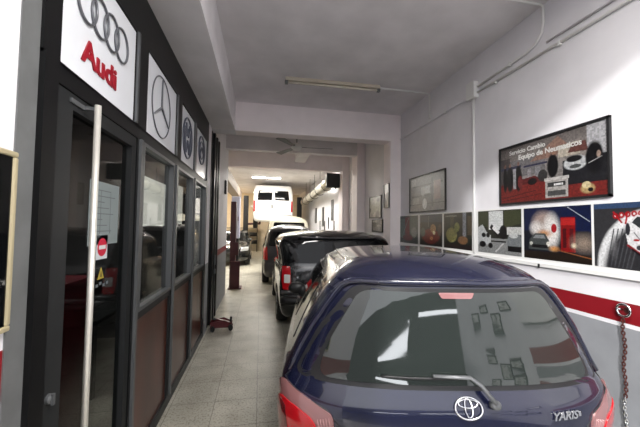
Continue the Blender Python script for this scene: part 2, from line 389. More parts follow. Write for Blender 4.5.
# gold framed mirror on front-left wall
t = thing('wall_frame', 'gold-framed dark glass picture cut by left edge of photo', 'picture', (-1.0, .93, 1.655), 0)
Wf, Hf = .64, .58
t.location = (-.8448, .915, 1.655)
bm = B(); y1 = .325
for a, b, c, e in ((-y1, y1, .285, .305), (-y1, y1, -.305, -.285), (-y1, -y1+.02, -.285, .285), (y1-.02, y1, -.285, .285)): box(bm, 0, .018, a, b, c, e, .006)
obj('frame', bm, M['gold'], t)
obj('picture_glass', box(B(), .0, .012, -y1+.02, y1-.02, -.285, .285), M['glass_dark'], t)

# ------------------------------------------------------------------ prints (pictures as coloured meshes)
m = bpy.data.materials.new('printed_picture'); m.use_nodes = True; nt = m.node_tree; b = nt.nodes['Principled BSDF']
at = nt.nodes.new('ShaderNodeVertexColor'); at.layer_name = 'Col'; nt.links.new(at.outputs[0], b.inputs['Base Color']); b.inputs['Roughness'].default_value = .3
M['print'] = m
class Art:
    def __init__(s, w, h, bg):
        s.w, s.h = w, h; s.a = np.zeros((h, w, 3)); s.a[:] = bg
        s.U, s.V = np.meshgrid((np.arange(w)+.5)/w, (np.arange(h)+.5)/h)   # V up
    def mix(s, mask, c): s.a = s.a*(1-mask[..., None])+np.array(c)*mask[..., None]; return s
    def rect(s, x0, x1, y0, y1, c, a=1.): return s.mix(((s.U >= x0) & (s.U < x1) & (s.V >= y0) & (s.V < y1))*a, c)
    def ell(s, cx, cy, rx, ry, c, a=1., soft=.15):
        d = np.sqrt(((s.U-cx)/rx)**2+((s.V-cy)/ry)**2); return s.mix(np.clip((1-d)/soft, 0, 1)*a, c)
    def line(s, x0, y0, x1, y1, w, c, a=1.):
        dx, dy = x1-x0, y1-y0; L = dx*dx+dy*dy; t = np.clip(((s.U-x0)*dx+(s.V-y0)*dy)/L, 0, 1)
        d = np.hypot(s.U-x0-t*dx, (s.V-y0-t*dy)); return s.mix(np.clip((w-d)/(w*.5), 0, 1)*a, c)
    def poly(s, pts, c, a=1.):
        m = np.zeros(s.U.shape, bool); n = len(pts)
        for i in range(n):
            x0, y0 = pts[i]; x1, y1 = pts[(i+1) % n]
            if y0 == y1: continue
            k = ((s.V < y0) != (s.V < y1)) & (s.U < (x1-x0)*(s.V-y0)/(y1-y0)+x0); m ^= k
        return s.mix(m*a, c)
    def grad(s, y0, y1, c0, c1):
        t = np.clip((s.V-y0)/(y1-y0), 0, 1)[..., None]; k = ((s.V >= y0) & (s.V <= y1))[..., None]
        s.a = np.where(k, np.array(c0)*(1-t)+np.array(c1)*t, s.a); return s
    def noise(s, amt, cell=1):
        n = rng.rand(-(-s.h//cell), -(-s.w//cell)); n = np.kron(n, np.ones((cell, cell)))[:s.h, :s.w]
        s.a = np.clip(s.a*(1+amt*(n[..., None]-.5)*2), 0, 1); return s
def print_mesh(name, art, W, H, parent, loc, R, mir=False):
    w, h = art.w, art.h
    vs = [((i/w-.5)*W, (j/h-.5)*H, 0) for j in range(h+1) for i in range(w+1)]
    fs = [(j*(w+1)+i, j*(w+1)+i+1, (j+1)*(w+1)+i+1, (j+1)*(w+1)+i) for j in range(h) for i in range(w)]
    # give the sheet a thickness: back face 1.5 mm behind
    k = len(vs); vs += [(x, y, -.0015) for x in (-W/2, W/2) for y in (-H/2, H/2)]
    fs += [(k, k+1, k+3, k+2)]
    me = bpy.data.meshes.new(name); me.from_pydata(vs, [], fs)
    me.transform(Matrix.Translation(loc) @ R.to_4x4())
    ca = me.color_attributes.new('Col', 'FLOAT_COLOR', 'CORNER')
    c = np.ones((len(fs)*4, 4)); c[:w*h*4, :3] = np.repeat(art.a.reshape(-1, 3), 4, 0); c[w*h*4:, :3] = .5
    ca.data.foreach_set('color', c.ravel().astype(np.float32))
    return link(name, me, M['print'], parent)

# right-wall strip posters, left to right in the picture = decreasing y
K = (.012, .012, .014)
def a1():
    a = Art(120, 96, (.05, .09, .08)); a.rect(0, .3, .1, .9, (.16, .22, .20)); a.rect(.30, .55, .3, .95, (.25, .03, .03)); a.rect(.6, 1, .35, 1, (.13, .16, .15)); a.ell(.8, .4, .16, .2, (.26, .29, .27))
    a.rect(0, 1, 0, .18, (.07, .09, .09)); a.ell(.45, .2, .3, .12, (.2, .04, .04)); a.line(.1, .2, .5, .9, .02, (.3, .4, .35)); return a.noise(.35, 2)
def a2():
    a = Art(120, 96, K); a.rect(0, 1, .75, 1, (.04, .06, .10)); a.ell(.5, .3, .42, .26, (.24, .02, .01)); a.ell(.62, .55, .13, .15, (.45, .25, .12)); a.ell(.66, .42, .06, .07, (.9, .75, .5)); a.ell(.55, .24, .08, .06, (.7, .3, .12))
    a.ell(.15, .42, .13, .16, (.16, .18, .17)); a.ell(.9, .5, .1, .2, (.12, .08, .06)); a.rect(.4, .43, .6, .95, (.2, .2, .2)); return a.noise(.5, 2)
def a3():
    a = Art(120, 96, (.02, .025, .018)); a.rect(.7, .82, .35, 1, (.28, .30, .34)); a.rect(.25, .38, .5, .95, (.09, .10, .05)); a.ell(.3, .38, .22, .22, (.33, .31, .12)); a.ell(.5, .6, .1, .14, (.30, .32, .12)); a.ell(.7, .25, .18, .12, (.26, .14, .07))
    a.rect(0, 1, 0, .12, (.03, .02, .02)); a.rect(.05, .5, .9, .94, (.25, .26, .24)); a.rect(.86, 1, .4, .9, (.10, .08, .05)); return a.noise(.5, 2)
def a4():
    a = Art(160, 120, (.03, .033, .025)); a.rect(.28, .62, .55, .98, (.72, .74, .74)); a.rect(0, .27, .62, 1, (.05, .06, .03)); a.poly([(.64, .6), (1, .7), (1, .98), (.64, .98)], (.07, .08, .04)); a.rect(.7, 1, .45, .62, (.62, .63, .62))
    a.rect(0, 1, 0, .35, (.30, .31, .31)); a.poly([(0, .2), (.0, .6), (.12, .68), (.22, .5), (.33, .42), (.33, .2)], (.55, .57, .58)); a.ell(.15, .42, .06, .06, K); a.ell(.26, .42, .05, .06, K); a.ell(.12, .2, .09, .08, K); a.ell(.32, .18, .06, .07, K)
    a.poly([(.3, .6), (.36, .68), (.55, .45), (.5, .38)], K); a.poly([(.36, .58), (.42, .66), (.55, .50), (.5, .45)], (.85, .86, .86)); a.ell(.62, .5, .09, .17, K); a.poly([(.7, .32), (.75, .46), (.95, .46), (1, .4), (1, .12), (.72, .12)], (.24, .26, .27)); a.ell(.84, .43, .1, .06, (.6, .62, .62)); a.rect(.72, 1, .08, .2, K); a.rect(.33, .68, .27, .3, K); a.line(.45, .05, .62, .24, .02, (.6, .6, .6))
    return a.noise(.25, 2)
def a5():
    a = Art(180, 132, (.015, .018, .03)); a.rect(0, 1, .55, 1, (.012, .02, .07)); a.ell(.33, .72, .22, .26, (.42, .33, .30), 1, .5); a.ell(.22, .6, .14, .18, (.75, .72, .70), 1, .6); a.ell(.46, .55, .16, .40, (.82, .80, .78), 1, .5); a.ell(.35, .5, .15, .1, (.6, .32, .16), 1, .8)
    a.ell(.5, .6, .045, .09, (.45, .02, .03)); a.rect(.60, .80, .18, .80, (.30, .012, .014)); a.rect(.60, .80, .66, .78, (.5, .03, .03)); a.rect(.63, .68, .25, .60, (.10, .01, .015)); a.rect(.72, .77, .25, .60, (.12, .012, .02)); a.ell(.9, .35, .22, .22, (.40, .32, .26), .9, .9); a.ell(.78, .3, .05, .06, (.9, .8, .6), 1, .9)
    a.rect(0, 1, 0, .15, (.03, .02, .015)); a.poly([(.08, .18), (.10, .38), (.2, .5), (.36, .5), (.42, .38), (.44, .18)], (.09, .10, .10)); a.poly([(.16, .40), (.21, .47), (.34, .47), (.37, .40)], (.28, .30, .31)); a.ell(.41, .30, .03, .05, (.8, .78, .7)); a.ell(.13, .3, .03, .04, (.6, .6, .55)); a.rect(.14, .40, .22, .28, K); a.ell(.5, .22, .1, .07, (.7, .35, .12), 1, .8)
    a.line(.7, .98, .98, .72, .008, (.5, .55, .6)); a.line(.55, .2, 1, .1, .012, (.3, .12, .05)); return a.noise(.25, 2)
def a6():
    a = Art(180, 132, (.05, .05, .055)); a.rect(0, 1, .92, 1, (.05, .09, .18)); a.ell(.62, .0, .60, .93, (.80, .81, .82), 1, .05); a.ell(.66, -.05, .58, .86, (.045, .045, .05), 1, .12)
    for i in range(9):
        cx = .24+i*.062; cy = .80+.012*i-.0012*i*i
        a.ell(cx, cy, .034, .052, (.42, .008, .015), 1, .3); a.ell(cx, cy, .013, .022, (.70, .66, .66), 1, .3)
    a.line(.22, .86, .30, .70, .014, (.45, .01, .02)); a.line(.36, .84, .34, .68, .012, (.45, .01, .02))
    for i in range(7): a.line(.14+i*.04, .02, .22+i*.045, .60, .009, (.10, .10, .11))
    a.ell(.22, .32, .05, .25, (.22, .22, .23), .6, .9)
    a.poly([(.36, .36), (.34, .52), (.37, .72), (.44, .80), (.62, .80), (1, .66), (1, .02), (.62, .10)], (.76, .76, .77)); a.poly([(.40, .70), (.45, .78), (.60, .78), (.72, .60), (.52, .56)], (.05, .055, .06)); a.line(.36, .36, .62, .10, .018, (.30, .01, .02)); a.line(.40, .30, .62, .08, .014, K)
    a.ell(.36, .60, .025, .10, (.04, .04, .05)); a.line(.42, .55, .55, .30, .008, (.20, .20, .22)); a.ell(.47, .33, .035, .04, (.06, .06, .07)); a.ell(.54, .26, .04, .045, (.05, .05, .06)); a.ell(.44, .44, .03, .02, (.4, .02, .03)); a.line(.50, .50, .70, .34, .010, (.30, .30, .32)); a.ell(.62, .2, .05, .05, (.55, .20, .08))
    return a.noise(.15, 3)
def deep(a, k=.74, g=1.15):
    a.a = k*np.clip(a.a, 0, 1)**g; return a
XP = XR-.016
sbox('trim_15', M['white'], XR-.012, XR, -.4, 5.345, 1.385, 1.935)      # backing board
sbox('trim_16', M['white'], XR-.032, XR-.0121, -.4, 5.345, 1.375, 1.408)  # small ledge
labs = ['small greenish street scene poster beside the column, first of the row', 'dark night poster with red and orange glow beneath framed photo', 'dark poster with yellow-green lights and pale vertical streak', 'black and white toned vintage cars poster right of white conduit', 'night street poster with red telephone box, smoke and old car', 'racing car on curved track poster with red kerb']
ys = [(5.335, 4.68), (4.62, 3.99), (3.95, 3.36), (3.25, 2.63), (2.60, 1.97), (1.95, 1.33)]
for f, l, (ya, yb) in zip((a1, a2, a3, a4, a5, a6), labs, ys):
    t = thing('wall_poster', l, 'poster', (XR-.0125, (ya+yb)/2, 1.68), 0, 'row of posters along the right wall')
    print_mesh('print', deep(f()), ya-yb, .475, t, Vector((-.002, 0, 0)), R_MX)

# big framed poster
t = thing('framed_poster', 'large black-framed workshop advertisement with white heading', 'poster', (XR-.002, 2.36, 2.272))
a = Art(240, 134, (.30, .28, .27)); a.grad(.55, 1, (.34, .31, .29), (.17, .15, .145)); a.rect(.02, .5, .45, .74, (.22, .21, .215)); a.rect(.0, .12, .2, .8, (.10, .09, .09)); a.poly([(.35, .66), (.62, .95), (.70, .80), (.60, .66)], (.32, .20, .16))
a.rect(.62, .8, .62, .80, (.55, .50, .42)); a.rect(.85, 1, .52, 1, (.50, .50, .52)); a.rect(.28, .52, .58, .61, (.05, .05, .10)); a.rect(0, .25, .6, .64, (.06, .06, .10))
a.rect(.32, .36, .3, .55, (.34, .33, .34)); a.rect(.40, .46, .3, .55, (.3, .3, .31)); a.rect(0, 1, 0, .30, (.24, .035, .03)); a.poly([(0, .30), (.5, .30), (.4, .42), (0, .34)], (.16, .03, .03))
for x, w in ((.06, .028), (.12, .045), (.22, .045)): a.ell(x, .42, w, .24, K, 1, .2); a.ell(x, .67, .014, .04, (.25, .15, .12))
a.rect(.16, .19, .25, .6, (.4, .4, .42)); a.ell(.24, .35, .03, .12, (.20, .04, .04)); a.ell(.37, .33, .05, .06, K)
a.rect(.66, 1, .2, .56, (.025, .025, .03)); a.ell(.57, .52, .055, .2, K, 1, .2); a.ell(.58, .72, .018, .045, (.34, .20, .15)); a.ell(.475, .40, .05, .1, (.05, .05, .05))
a.ell(.76, .50, .10, .11, (.62, .64, .65), 1, .15); a.ell(.75, .56, .07, .05, K, 1, .2); a.ell(.76, .45, .05, .03, (.10, .11, .11)); a.poly([(.70, .66), (.74, .78), (.84, .78), (.86, .64)], (.16, .07, .06)); a.ell(.90, .52, .07, .24, K, 1, .2); a.line(.86, .46, .95, .52, .006, (.5, .5, .5)); a.ell(.93, .56, .016, .05, (.4, .3, .25))
a.rect(.5, .70, .04, .33, (.50, .48, .46)); a.rect(.52, .68, .20, .27, (.07, .07, .07)); a.rect(.52, .68, .07, .14, (.10, .10, .10)); a.rect(.58, .66, .215, .245, (.8, .8, .8)); a.rect(.49, .71, .30, .34, (.62, .60, .58))
a.ell(.85, .12, .06, .08, (.55, .40, .20), 1, .3); a.ell(.84, .17, .035, .05, (.75, .65, .4)); a.ell(.87, .10, .02, .03, K); a.line(.03, .10, .40, .18, .008, (.06, .01, .01)); a.line(.03, .05, .46, .12, .007, (.06, .01, .01)); a.noise(.25, 3)
print_mesh('print', deep(a, .62, 1.1), 1.06, .59, t, Vector((-.014, 0, 0)), R_MX)
bm = B(); w, h = .54, .305
for q in ((-w, w, h-.02, h), (-w, w, -h, -h+.02), (-w, -w+.018, -h, h), (w-.018, w, -h, h)): box(bm, -.026, 0, *q)
obj('frame', bm, M['plasticblack'], t)
obj('backboard', box(B(), -.0115, -.001, -w+.018, w-.018, -h+.02, h-.02), M['plasticblack'], t)
M['lettering'] = mat('printed_white_lettering', (.50, .50, .48), .5)
M['letterred'] = mat('printed_dark_red_lettering', (.10, .01, .01), .5)
text_part('heading', 'Servicio Cambio', .062, M['lettering'], t, Vector((-.016, .20, .225)), R_MX, .0008, .001)
text_part('heading', 'Equipo de Neumaticos', .068, M['lettering'], t, Vector((-.016, -.02, .160)), R_MX, .0008, .0015)

def picture(name, label, cat, loc, W, H, art, R, face, fw=.014, fm='plasticblack', group=None, depth=.022):
    """framed picture; face: '-x' or '+x'"""
    t = thing(name, label, cat, loc, 0, group); s = -1 if face == '-x' else 1
    bm = B(); w, h = W/2, H/2
    X = sorted((0, s*depth))
    for q in ((-w, w, h-fw, h), (-w, w, -h, -h+fw), (-w, -w+fw, -h+fw, h-fw), (w-fw, w, -h+fw, h-fw)): box(bm, X[0], X[1], *q)
    obj('frame', bm, M[fm], t)
    print_mesh('print', art, W-2*fw, H-2*fw, t, Vector((s*depth*.6, 0, 0)), R)
    X = sorted((0, s*depth*.45)); obj('backboard', box(B(), X[0], X[1], -w+fw, w-fw, -h+fw, h-fw), M['white'], t)
    return t
a = Art(80, 48, (.20, .20, .21)); a.grad(.0, 1, (.22, .22, .22), (.15, .155, .16)); a.rect(.1, .95, .70, .74, (.07, .07, .07)); a.rect(.06, .8, .42, .45, (.09, .09, .09)); a.rect(.0, 1, .18, .2, (.08, .08, .08)); a.rect(.36, .62, .48, .68, (.52, .54, .54)); a.ell(.42, .55, .06, .14, (.42, .43, .43)); a.ell(.47, .2, .07, .16, (.72, .73, .73)); a.rect(.66, .7, .1, .9, (.09, .09, .10)); a.rect(.72, .9, .3, .8, (.28, .22, .21)); a.rect(.1, .3, .2, .4, (.33, .33, .33)); a.rect(.05, .2, .75, .95, (.36, .37, .37)); a.noise(.2, 2)
picture('wall_picture', 'grey framed shelf photo above the strip posters', 'picture', (XR-.001, 4.44, 2.262), 1.07, .60, a, R_MX, '-x', .02)
def smallart(seed, base, bright=.6):
    r = np.random.RandomState(seed); a = Art(24, 24, base)
    for i in range(9): a.ell(r.rand(), r.rand(), .08+.2*r.rand(), .08+.2*r.rand(), tuple(np.array([1, .97, .93])*r.rand()*bright), .9, .4)
    return a.noise(.2, 2)
fr = [((2.555, 6.63, 2.165), .72, .50, 11, (.30, .32, .28), 'bright framed picture hung between first and second columns'),
      ((2.555, 6.50, 1.74), .62, .28, 12, (.12, .12, .12), 'low dark picture beneath bright framed picture'),
      ((2.555, 8.25, 2.42), .45, .52, 13, (.35, .35, .32), 'pale narrow picture between second and third columns')]
for loc, W, H, sd, base, l in fr: picture('wall_picture', l, 'picture', (loc[0]-.001, loc[1], loc[2]), W, H, smallart(sd, base), R_MX, '-x', .02)
a = Art(20, 40, (.10, .09, .10)); a.rect(0, 1, .62, 1, (.75, .74, .72)); a.rect(.2, .8, .1, .5, (.15, .14, .15))
picture('wall_picture', 'narrow picture with white top on first column side', 'picture', (2.349, 5.50, 2.31), .24, .46, a, R_MX, '-x', .012)
for i, (y, z, W, H) in enumerate(((9.7, 2.35, .5, .5), (10.9, 2.3, .3, .75), (12.6, 2.1, .35, .8), (14.3, 2.2, .4, .7))):
    picture('wall_picture', ['grey picture just past the third column', 'tall dark notice on bright far right wall, nearest', 'tall dark notice midway along bright far wall', 'dark notice farthest along bright right wall'][i], 'picture', (XR-.001, y, z), W, H, smallart(30+i, (.10, .10, .10), .3), R_MX, '-x', .02, group='notices on the far right wall')
# pictures on forecourt wall (seen as reflections in the rear window)
for i, (y, z) in enumerate(((-1.05, 1.62), (-1.25, 1.05), (-1.75, 1.40), (-1.85, .95), (-2.5, 1.62), (-2.6, 1.12), (-3.3, 1.45))):
    picture('wall_picture', 'small black-framed certificate on the outer right wall', 'picture', (XR-.001, y, z), .58, .20, smallart(50+i, (.55, .55, .52), .8), R_MX, '-x', .035, group='certificates on the outer right wall')

# ------------------------------------------------------------------ electrics
t = thing('ceiling_lamp', 'unlit beige fluorescent batten on the ceiling', 'lamp', (1.0, 4.30, 3.82), math.radians(-1.2))
obj('housing', box(B(), -.70, .70, -.04, .04, -.05, 0, .006), M['beige'], t)
bm = B(); tube(bm, [(-.66, 0, -.068), (.66, 0, -.068)], .016, 12); obj('fluorescent_tube', bm, M['tube'], t, True)
for sx in (-1, 1): bm = B(); box(bm, sx*.685-.022, sx*.685+.022, -.028, .028, -.09, -.045, .004); obj('lamp_holder', bm, M['greymetal'], t)
def bend(p): return p
bm = B(); tube(bm, [(1.71, 4.31, 3.80), (2.44, 4.31, 3.80), (2.50, 4.31, 3.795), (2.532, 4.31, 3.76), (2.535, 4.31, 3.70), (2.535, 4.31, 3.40)], .014, 10); tag(obj('conduit_pipe', bm, M['white'], None, True), 'white conduit from lamp bending down the right wall', 'pipe')
bm = B(); tube(bm, [(2.54, 5.34, 3.36), (2.54, 3.38, 3.36)], .012, 8); tag(obj('conduit_pipe', bm, M['wall'], None, True), 'thin grey wall conduit running from column to junction box', 'pipe')
bm = B(); tube(bm, [(2.538, 3.24, 3.36), (2.538, -.4, 3.345)], .013, 8); tag(obj('conduit_pipe', bm, M['white'], None, True), 'lower conduit running along wall towards the camera', 'pipe')
bm = B(); tube(bm, [(2.538, 3.24, 3.43), (2.538, 2.55, 3.45), (2.538, 2.44, 3.48), (2.538, 2.37, 3.55), (2.538, 2.355, 3.65), (2.538, 2.355, 3.79), (2.50, 2.355, 3.805), (1.7, 2.355, 3.806)], .013, 8); tag(obj('conduit_pipe', bm, M['white'], None, True), 'upper conduit curving up from wall onto the ceiling', 'pipe')
bm = B(); tube(bm, [(2.538, 2.32, 3.43), (2.538, -.4, 3.42)], .010, 8); tag(obj('conduit_pipe', bm, M['wall'], None, True), 'thin upper conduit beside the curved one', 'pipe')
bm = B(); tube(bm, [(2.535, 3.31, 3.30), (2.535, 3.31, 1.42)], .015, 10); tag(obj('conduit_pipe', bm, M['white'], None, True), 'white vertical conduit dropping between the posters', 'pipe')
t = thing('junction_box', 'square white junction box high on the right wall', 'box', (XR-.045, 3.31, 3.40))
obj('box_body', box(B(), -.02, .044, -.07, .07, -.10, .10, .006), M['white'], t)
obj('box_lid', box(B(), -.028, -.02, -.074, .074, -.104, .104, .003), M['white'], t)
for i, (y, z) in enumerate(((2.95, 3.353), (2.2, 3.35), (1.6, 3.35), (2.75, 3.445), (3.9, 3.36), (4.6, 3.36))):
    bm = B(); box(bm, 2.522, XR+.002, y-.012, y+.012, z-.02, z+.02, .003); tag(obj('pipe_clip', bm, M['white']), 'small clip holding the wall conduit', 'clip', 'conduit clips on the right wall')
# wall hook, ring and chain
t = thing('wall_ring', 'steel ring bolted on the red band', 'ring', (XR, 1.75, 1.155))
bm = B(); lathe(bm, [(0, -.012), (.018, -.012), (.018, 0), (0, 0)], 'x', (0, 0, 0), 20); obj('plate', bm, M['rust'], t)
bm = B(); tube(bm, [(-.03, .005+.042*math.cos(q), .0+.042*math.sin(q)) for q in [2*PI*i/28 for i in range(28)]], .0085, 8, closed=True); tube(bm, [(-.03, .045, 0), (-.005, .03, 0)], .008, 8); obj('ring', bm, M['chrome'], t, True)
t = thing('hanging_chain', 'rusty chain hanging from the wall ring, pale links at bottom', 'chain', (XR-.032, 1.755, 1.115))
z = 0.
for i in range(40):
    bm = B(); L = .026; w = .008; pts = []
    for q in range(16):
        an = 2*PI*q/16; c, s = math.cos(an), math.sin(an); pts.append((w*c, 0, (L/2-w)*(1 if s > 0 else -1)*(1 if abs(s) > 1e-6 else 0)+w*s))
    R = Matrix.Rotation(PI/2*(i % 2)+.5, 3, 'Z'); tube(bm, [R @ Vector(p)+Vector((0, .006*math.sin(i*.5), z-.012)) for p in pts], .0042, 6, closed=True)
    o = obj('link', bm, M['chrome'] if i > 25 else M['rust'], t, True)
    if i == 26: o['label'] = 'pale steel link'
    z -= .0215
bm = B(); lathe(bm, [(0, -.02), (.006, -.02), (.01, -.006), (.01, 0), (0, 0)], 'x', (XR, 2.60, 1.255), 12); tag(obj('wall_hook', bm, M['rust']), 'small rusty bolt in wall above the red band', 'bolt')
for y in (2.42,): 
    bm = B(); box(bm, XR-.042, XR-.032, y-.008, y+.008, 1.365, 1.40, .002); tag(obj('wall_hook', bm, M['darkmetal']), 'small dark hook on the poster ledge', 'hook')

# ------------------------------------------------------------------ CARS
def catmull(tab, z):
    zs = [r[0] for r in tab]
    if z <= zs[0]: return tab[0][1:]
    if z >= zs[-1]: return tab[-1][1:]
    i = max(k for k in range(len(zs)-1) if zs[k] <= z)
    t = (z-zs[i])/(zs[i+1]-zs[i]); out = []
    h = zs[i+1]-zs[i]
    for c in range(1, len(tab[0])):
        p = [r[c] for r in tab]
        def sl(k):
            if k == 0 or k == len(p)-1: return 0 if 0 else ((p[min(k+1, len(p)-1)]-p[max(k-1, 0)])/(zs[min(k+1, len(p)-1)]-zs[max(k-1, 0)]))
            a = (p[k]-p[k-1])/(zs[k]-zs[k-1]); b = (p[k+1]-p[k])/(zs[k+1]-zs[k])
            if a*b <= 0: return 0
            return 2*a*b/(a+b)
        m0, m1 = sl(i)*h, sl(i+1)*h
        out.append((2*t**3-3*t*t+1)*p[i]+(t**3-2*t*t+t)*m0+(-2*t**3+3*t*t)*p[i+1]+(t**3-t*t)*m1)
    return out

class Shell:
    """car body as stacked plan outlines; local axes: x across, y forward from the tail, z up"""
    def __init__(s, tab, ztop, pp=2.3, qq=2.3, ce=2.6):
        s.ce = ce
        s.tab, s.zt, s.p, s.q = tab, ztop, pp, qq
    def S(s, t, z):
        yr, yf, w, c = catmull(s.tab, z)
        sg = -1 if t < 0 else 1; a = abs(t); cf = min(.8*(yf-yr)/2, .55)
        if a <= 1:
            th = a*PI/2; u = w*max(0, math.sin(th))**(2/s.p); y = yr+c*(1-max(0, math.cos(th))**(2/s.q))
        elif a <= 2: u = w; y = (yr+c)+(yf-cf-yr-c)*(a-1)
        else:
            th = (3-a)*PI/2; u = w*max(0, math.sin(th))**(2/2.4); y = yf-cf*(1-max(0, math.cos(th))**(2/2.4))
        k = (y-(yr+yf)/2)/((yf-yr)/2); u *= 1-.035*k*k
        return Vector((sg*u, y, z))
    def rear(s, u, z):
        w = catmull(s.tab, z)[2]; lo, hi = 0., 1.
        for _ in range(22):
            m = (lo+hi)/2
            if abs(s.S(m, z).x) < abs(u): lo = m
            else: hi = m
        return math.copysign((lo+hi)/2, u) if u else 1e-6
    def side(s, y, z, sg):
        lo, hi = 0., 3.
        for _ in range(24):
            m = (lo+hi)/2
            if s.S(m, z).y < y: lo = m
            else: hi = m
        return sg*(lo+hi)/2
    def nrm(s, t, z):
        e = .01; a = s.S(t+e, z)-s.S(t-e, z); z0, z1 = max(z-e, s.tab[0][0]), min(z+e, s.tab[-1][0])
        b = s.S(t, z1)-s.S(t, z0); n = a.cross(b)
        if n.length < 1e-9: return Vector((0, -1, 0))
        n.normalize(); p = s.S(t, z); cen = Vector((0, (catmull(s.tab, z)[0]+catmull(s.tab, z)[1])/2, z))
        if n.dot(p-cen) < 0: n = -n
        return n
    def P(s, mode, a, z, off=0.):
        if mode == 'r': t = s.rear(a, z)
        elif mode == 'f':      # front: a is lateral
            lo, hi = 2., 3.
            for _ in range(22):
                m = (lo+hi)/2
                if abs(s.S(m, z).x) > abs(a): lo = m
                else: hi = m
            t = math.copysign((lo+hi)/2, a) if a else 3-1e-6
        else: t = s.side(a, z, -1 if mode == 'l' else 1)
        return s.S(t, z)+s.nrm(t, z)*off
    def body(s, name, m, parent, wheels=(), rw=.3, nt=30):
        bm = B(); z0, z1 = s.tab[0][0], s.tab[-1][0]; ts = []
        for i in range(nt): ts.append(i/nt)
        for i in range(10): ts.append(1+i/10)
        for i in range(nt//2+1): ts.append(2+i/(nt//2))
        ts = ts + [-t for t in ts[::-1][1:-1]]
        nz = int((z1-z0)/.028); rings = []
        for k in range(nz+1):
            z = z0+(z1-z0)*k/nz; rings.append([bm.verts.new(s.S(t, z)) for t in ts])
        n = len(ts); top = [v.co.copy() for v in rings[-1]]
        cy = sum(v.y for v in top)/n; 
        for lam in (.985, .97, .95, .92, .885, .85, .75, .62, .46, .28, .1):
            zz = z1+(s.zt-z1)*(1-lam**s.ce)
            rings.append([bm.verts.new((v.x*lam, cy+(v.y-cy)*lam, zz)) for v in top])
        for A, C in zip(rings, rings[1:]):
            for j in range(n): bm.faces.new((A[j], A[(j+1) % n], C[(j+1) % n], C[j]))
        bm.faces.new(rings[-1]); bm.faces.new(rings[0][::-1])
        o = obj(name, bm, m, parent, True)
        if wheels:
            cb = B()
            for (x, y) in wheels:
                sg = -1 if x < 0 else 1
                tube(cb, [(x-sg*.2, y, rw), (x+sg*.5, y, rw)], rw+.045, 32)
            c = obj('cut', cb, None); c.parent = parent
            md = o.modifiers.new('b', 'BOOLEAN'); md.object = c; md.operation = 'DIFFERENCE'; md.solver = 'EXACT'
            bpy.context.view_layer.update(); dg = bpy.context.evaluated_depsgraph_get()
            me = bpy.data.meshes.new_from_object(o.evaluated_get(dg)); o.modifiers.clear(); o.data = me
            bpy.data.objects.remove(c)
        # sharp creases by angle
        try: o.data.set_sharp_from_angle(angle=math.radians(50))
        except Exception: pass
        return o
def roundpoly(pts, r=.04, n=5):
    out = []; k = len(pts)
    for i in range(k):
        p0, p, p1 = Vector(pts[i-1]), Vector(pts[i]), Vector(pts[(i+1) % k])
        a = (p0-p); b = (p1-p); d = min(r, a.length*.45, b.length*.45); A = p+a.normalized()*d; C = p+b.normalized()*d
        for j in range(n+1):
            t = j/n; out.append((1-t)**2*A+2*t*(1-t)*p+t*t*C)
    dense = []
    for i in range(len(out)):
        a, b = out[i], out[(i+1) % len(out)]; m = max(1, int((b-a).length/.07))
        for j in range(m): dense.append(a+(b-a)*j/m)
    return dense
def patch(sh, name, mode, poly, m, parent, off=.006, r=.04, rings=7, mirror=False):
    pts = roundpoly(poly, r); c = sum(pts, Vector((0, 0)))/len(pts); bm = B(); R = []
    e = bm.verts.new(sh.P(mode, c.x, c.y, off))
    for k in range(1, rings+1):
        f = k/rings; R.append([bm.verts.new(sh.P(mode, c.x+(p.x-c.x)*f, c.y+(p.y-c.y)*f, off)) for p in pts])
    R.append([bm.verts.new(sh.P(mode, p.x, p.y, -.012)) for p in pts])
    n = len(pts)
    for j in range(n): bm.faces.new((e, R[0][j], R[0][(j+1) % n]))
    for A, C in zip(R, R[1:]):
        for j in range(n): bm.faces.new((A[j], A[(j+1) % n], C[(j+1) % n], C[j]))
    bmesh.ops.recalc_face_normals(bm, faces=bm.faces)
    o = obj(name, bm, m, parent, True)
    try: o.data.set_sharp_from_angle(angle=math.radians(45))
    except Exception: pass
    return o
def seam(sh, name, mode, path, m, parent, r=.004, off=0., closed=False, dense=.05, n=8):
    P = [Vector(p) for p in path]; pts = []
    for a, b in zip(P, P[1:]):
        k = max(1, int((b-a).length/dense)); pts += [a+(b-a)*i/k for i in range(k)]
    if not closed: pts.append(P[-1])
    bm = B(); tube(bm, [sh.P(mode, p.x, p.y, off) for p in pts], r, n, closed=closed); return obj(name, bm, m, parent, True)
def wheel(parent, x, y, r, w=.19, name='wheel'):
    sg = -1 if x < 0 else 1
    bm = B(); h = w/2
    lathe(bm, [(r*.62, -h*.9), (r*.90, -h), (r*.98, -h*.8), (r, -h*.4), (r, h*.4), (r*.98, h*.8), (r*.90, h), (r*.62, h*.9)], 'x', (x, y, r), 36)
    t = obj(name, bm, M['rubber'], parent, True)
    bm = B(); lathe(bm, [(0, 0), (r*.12, .0), (r*.14, -.02), (r*.5, -.03), (r*.6, .01), (r*.64, .015), (r*.64, -.03), (0, -.05)], 'x', (0, 0, 0), 36)
    for i in range(7):
        a = 2*PI*i/7; tube(bm, [(-.005, r*.12*math.cos(a), r*.12*math.sin(a)), (.0, r*.6*math.cos(a), r*.6*math.sin(a))], r*.055, 6)
    bmesh.ops.transform(bm, matrix=Matrix.Translation((x+sg*h*.8, y, r)) @ Matrix.Diagonal((sg, 1, 1, 1)), verts=bm.verts)
    obj('rim', bm, M['rim'], t, True)
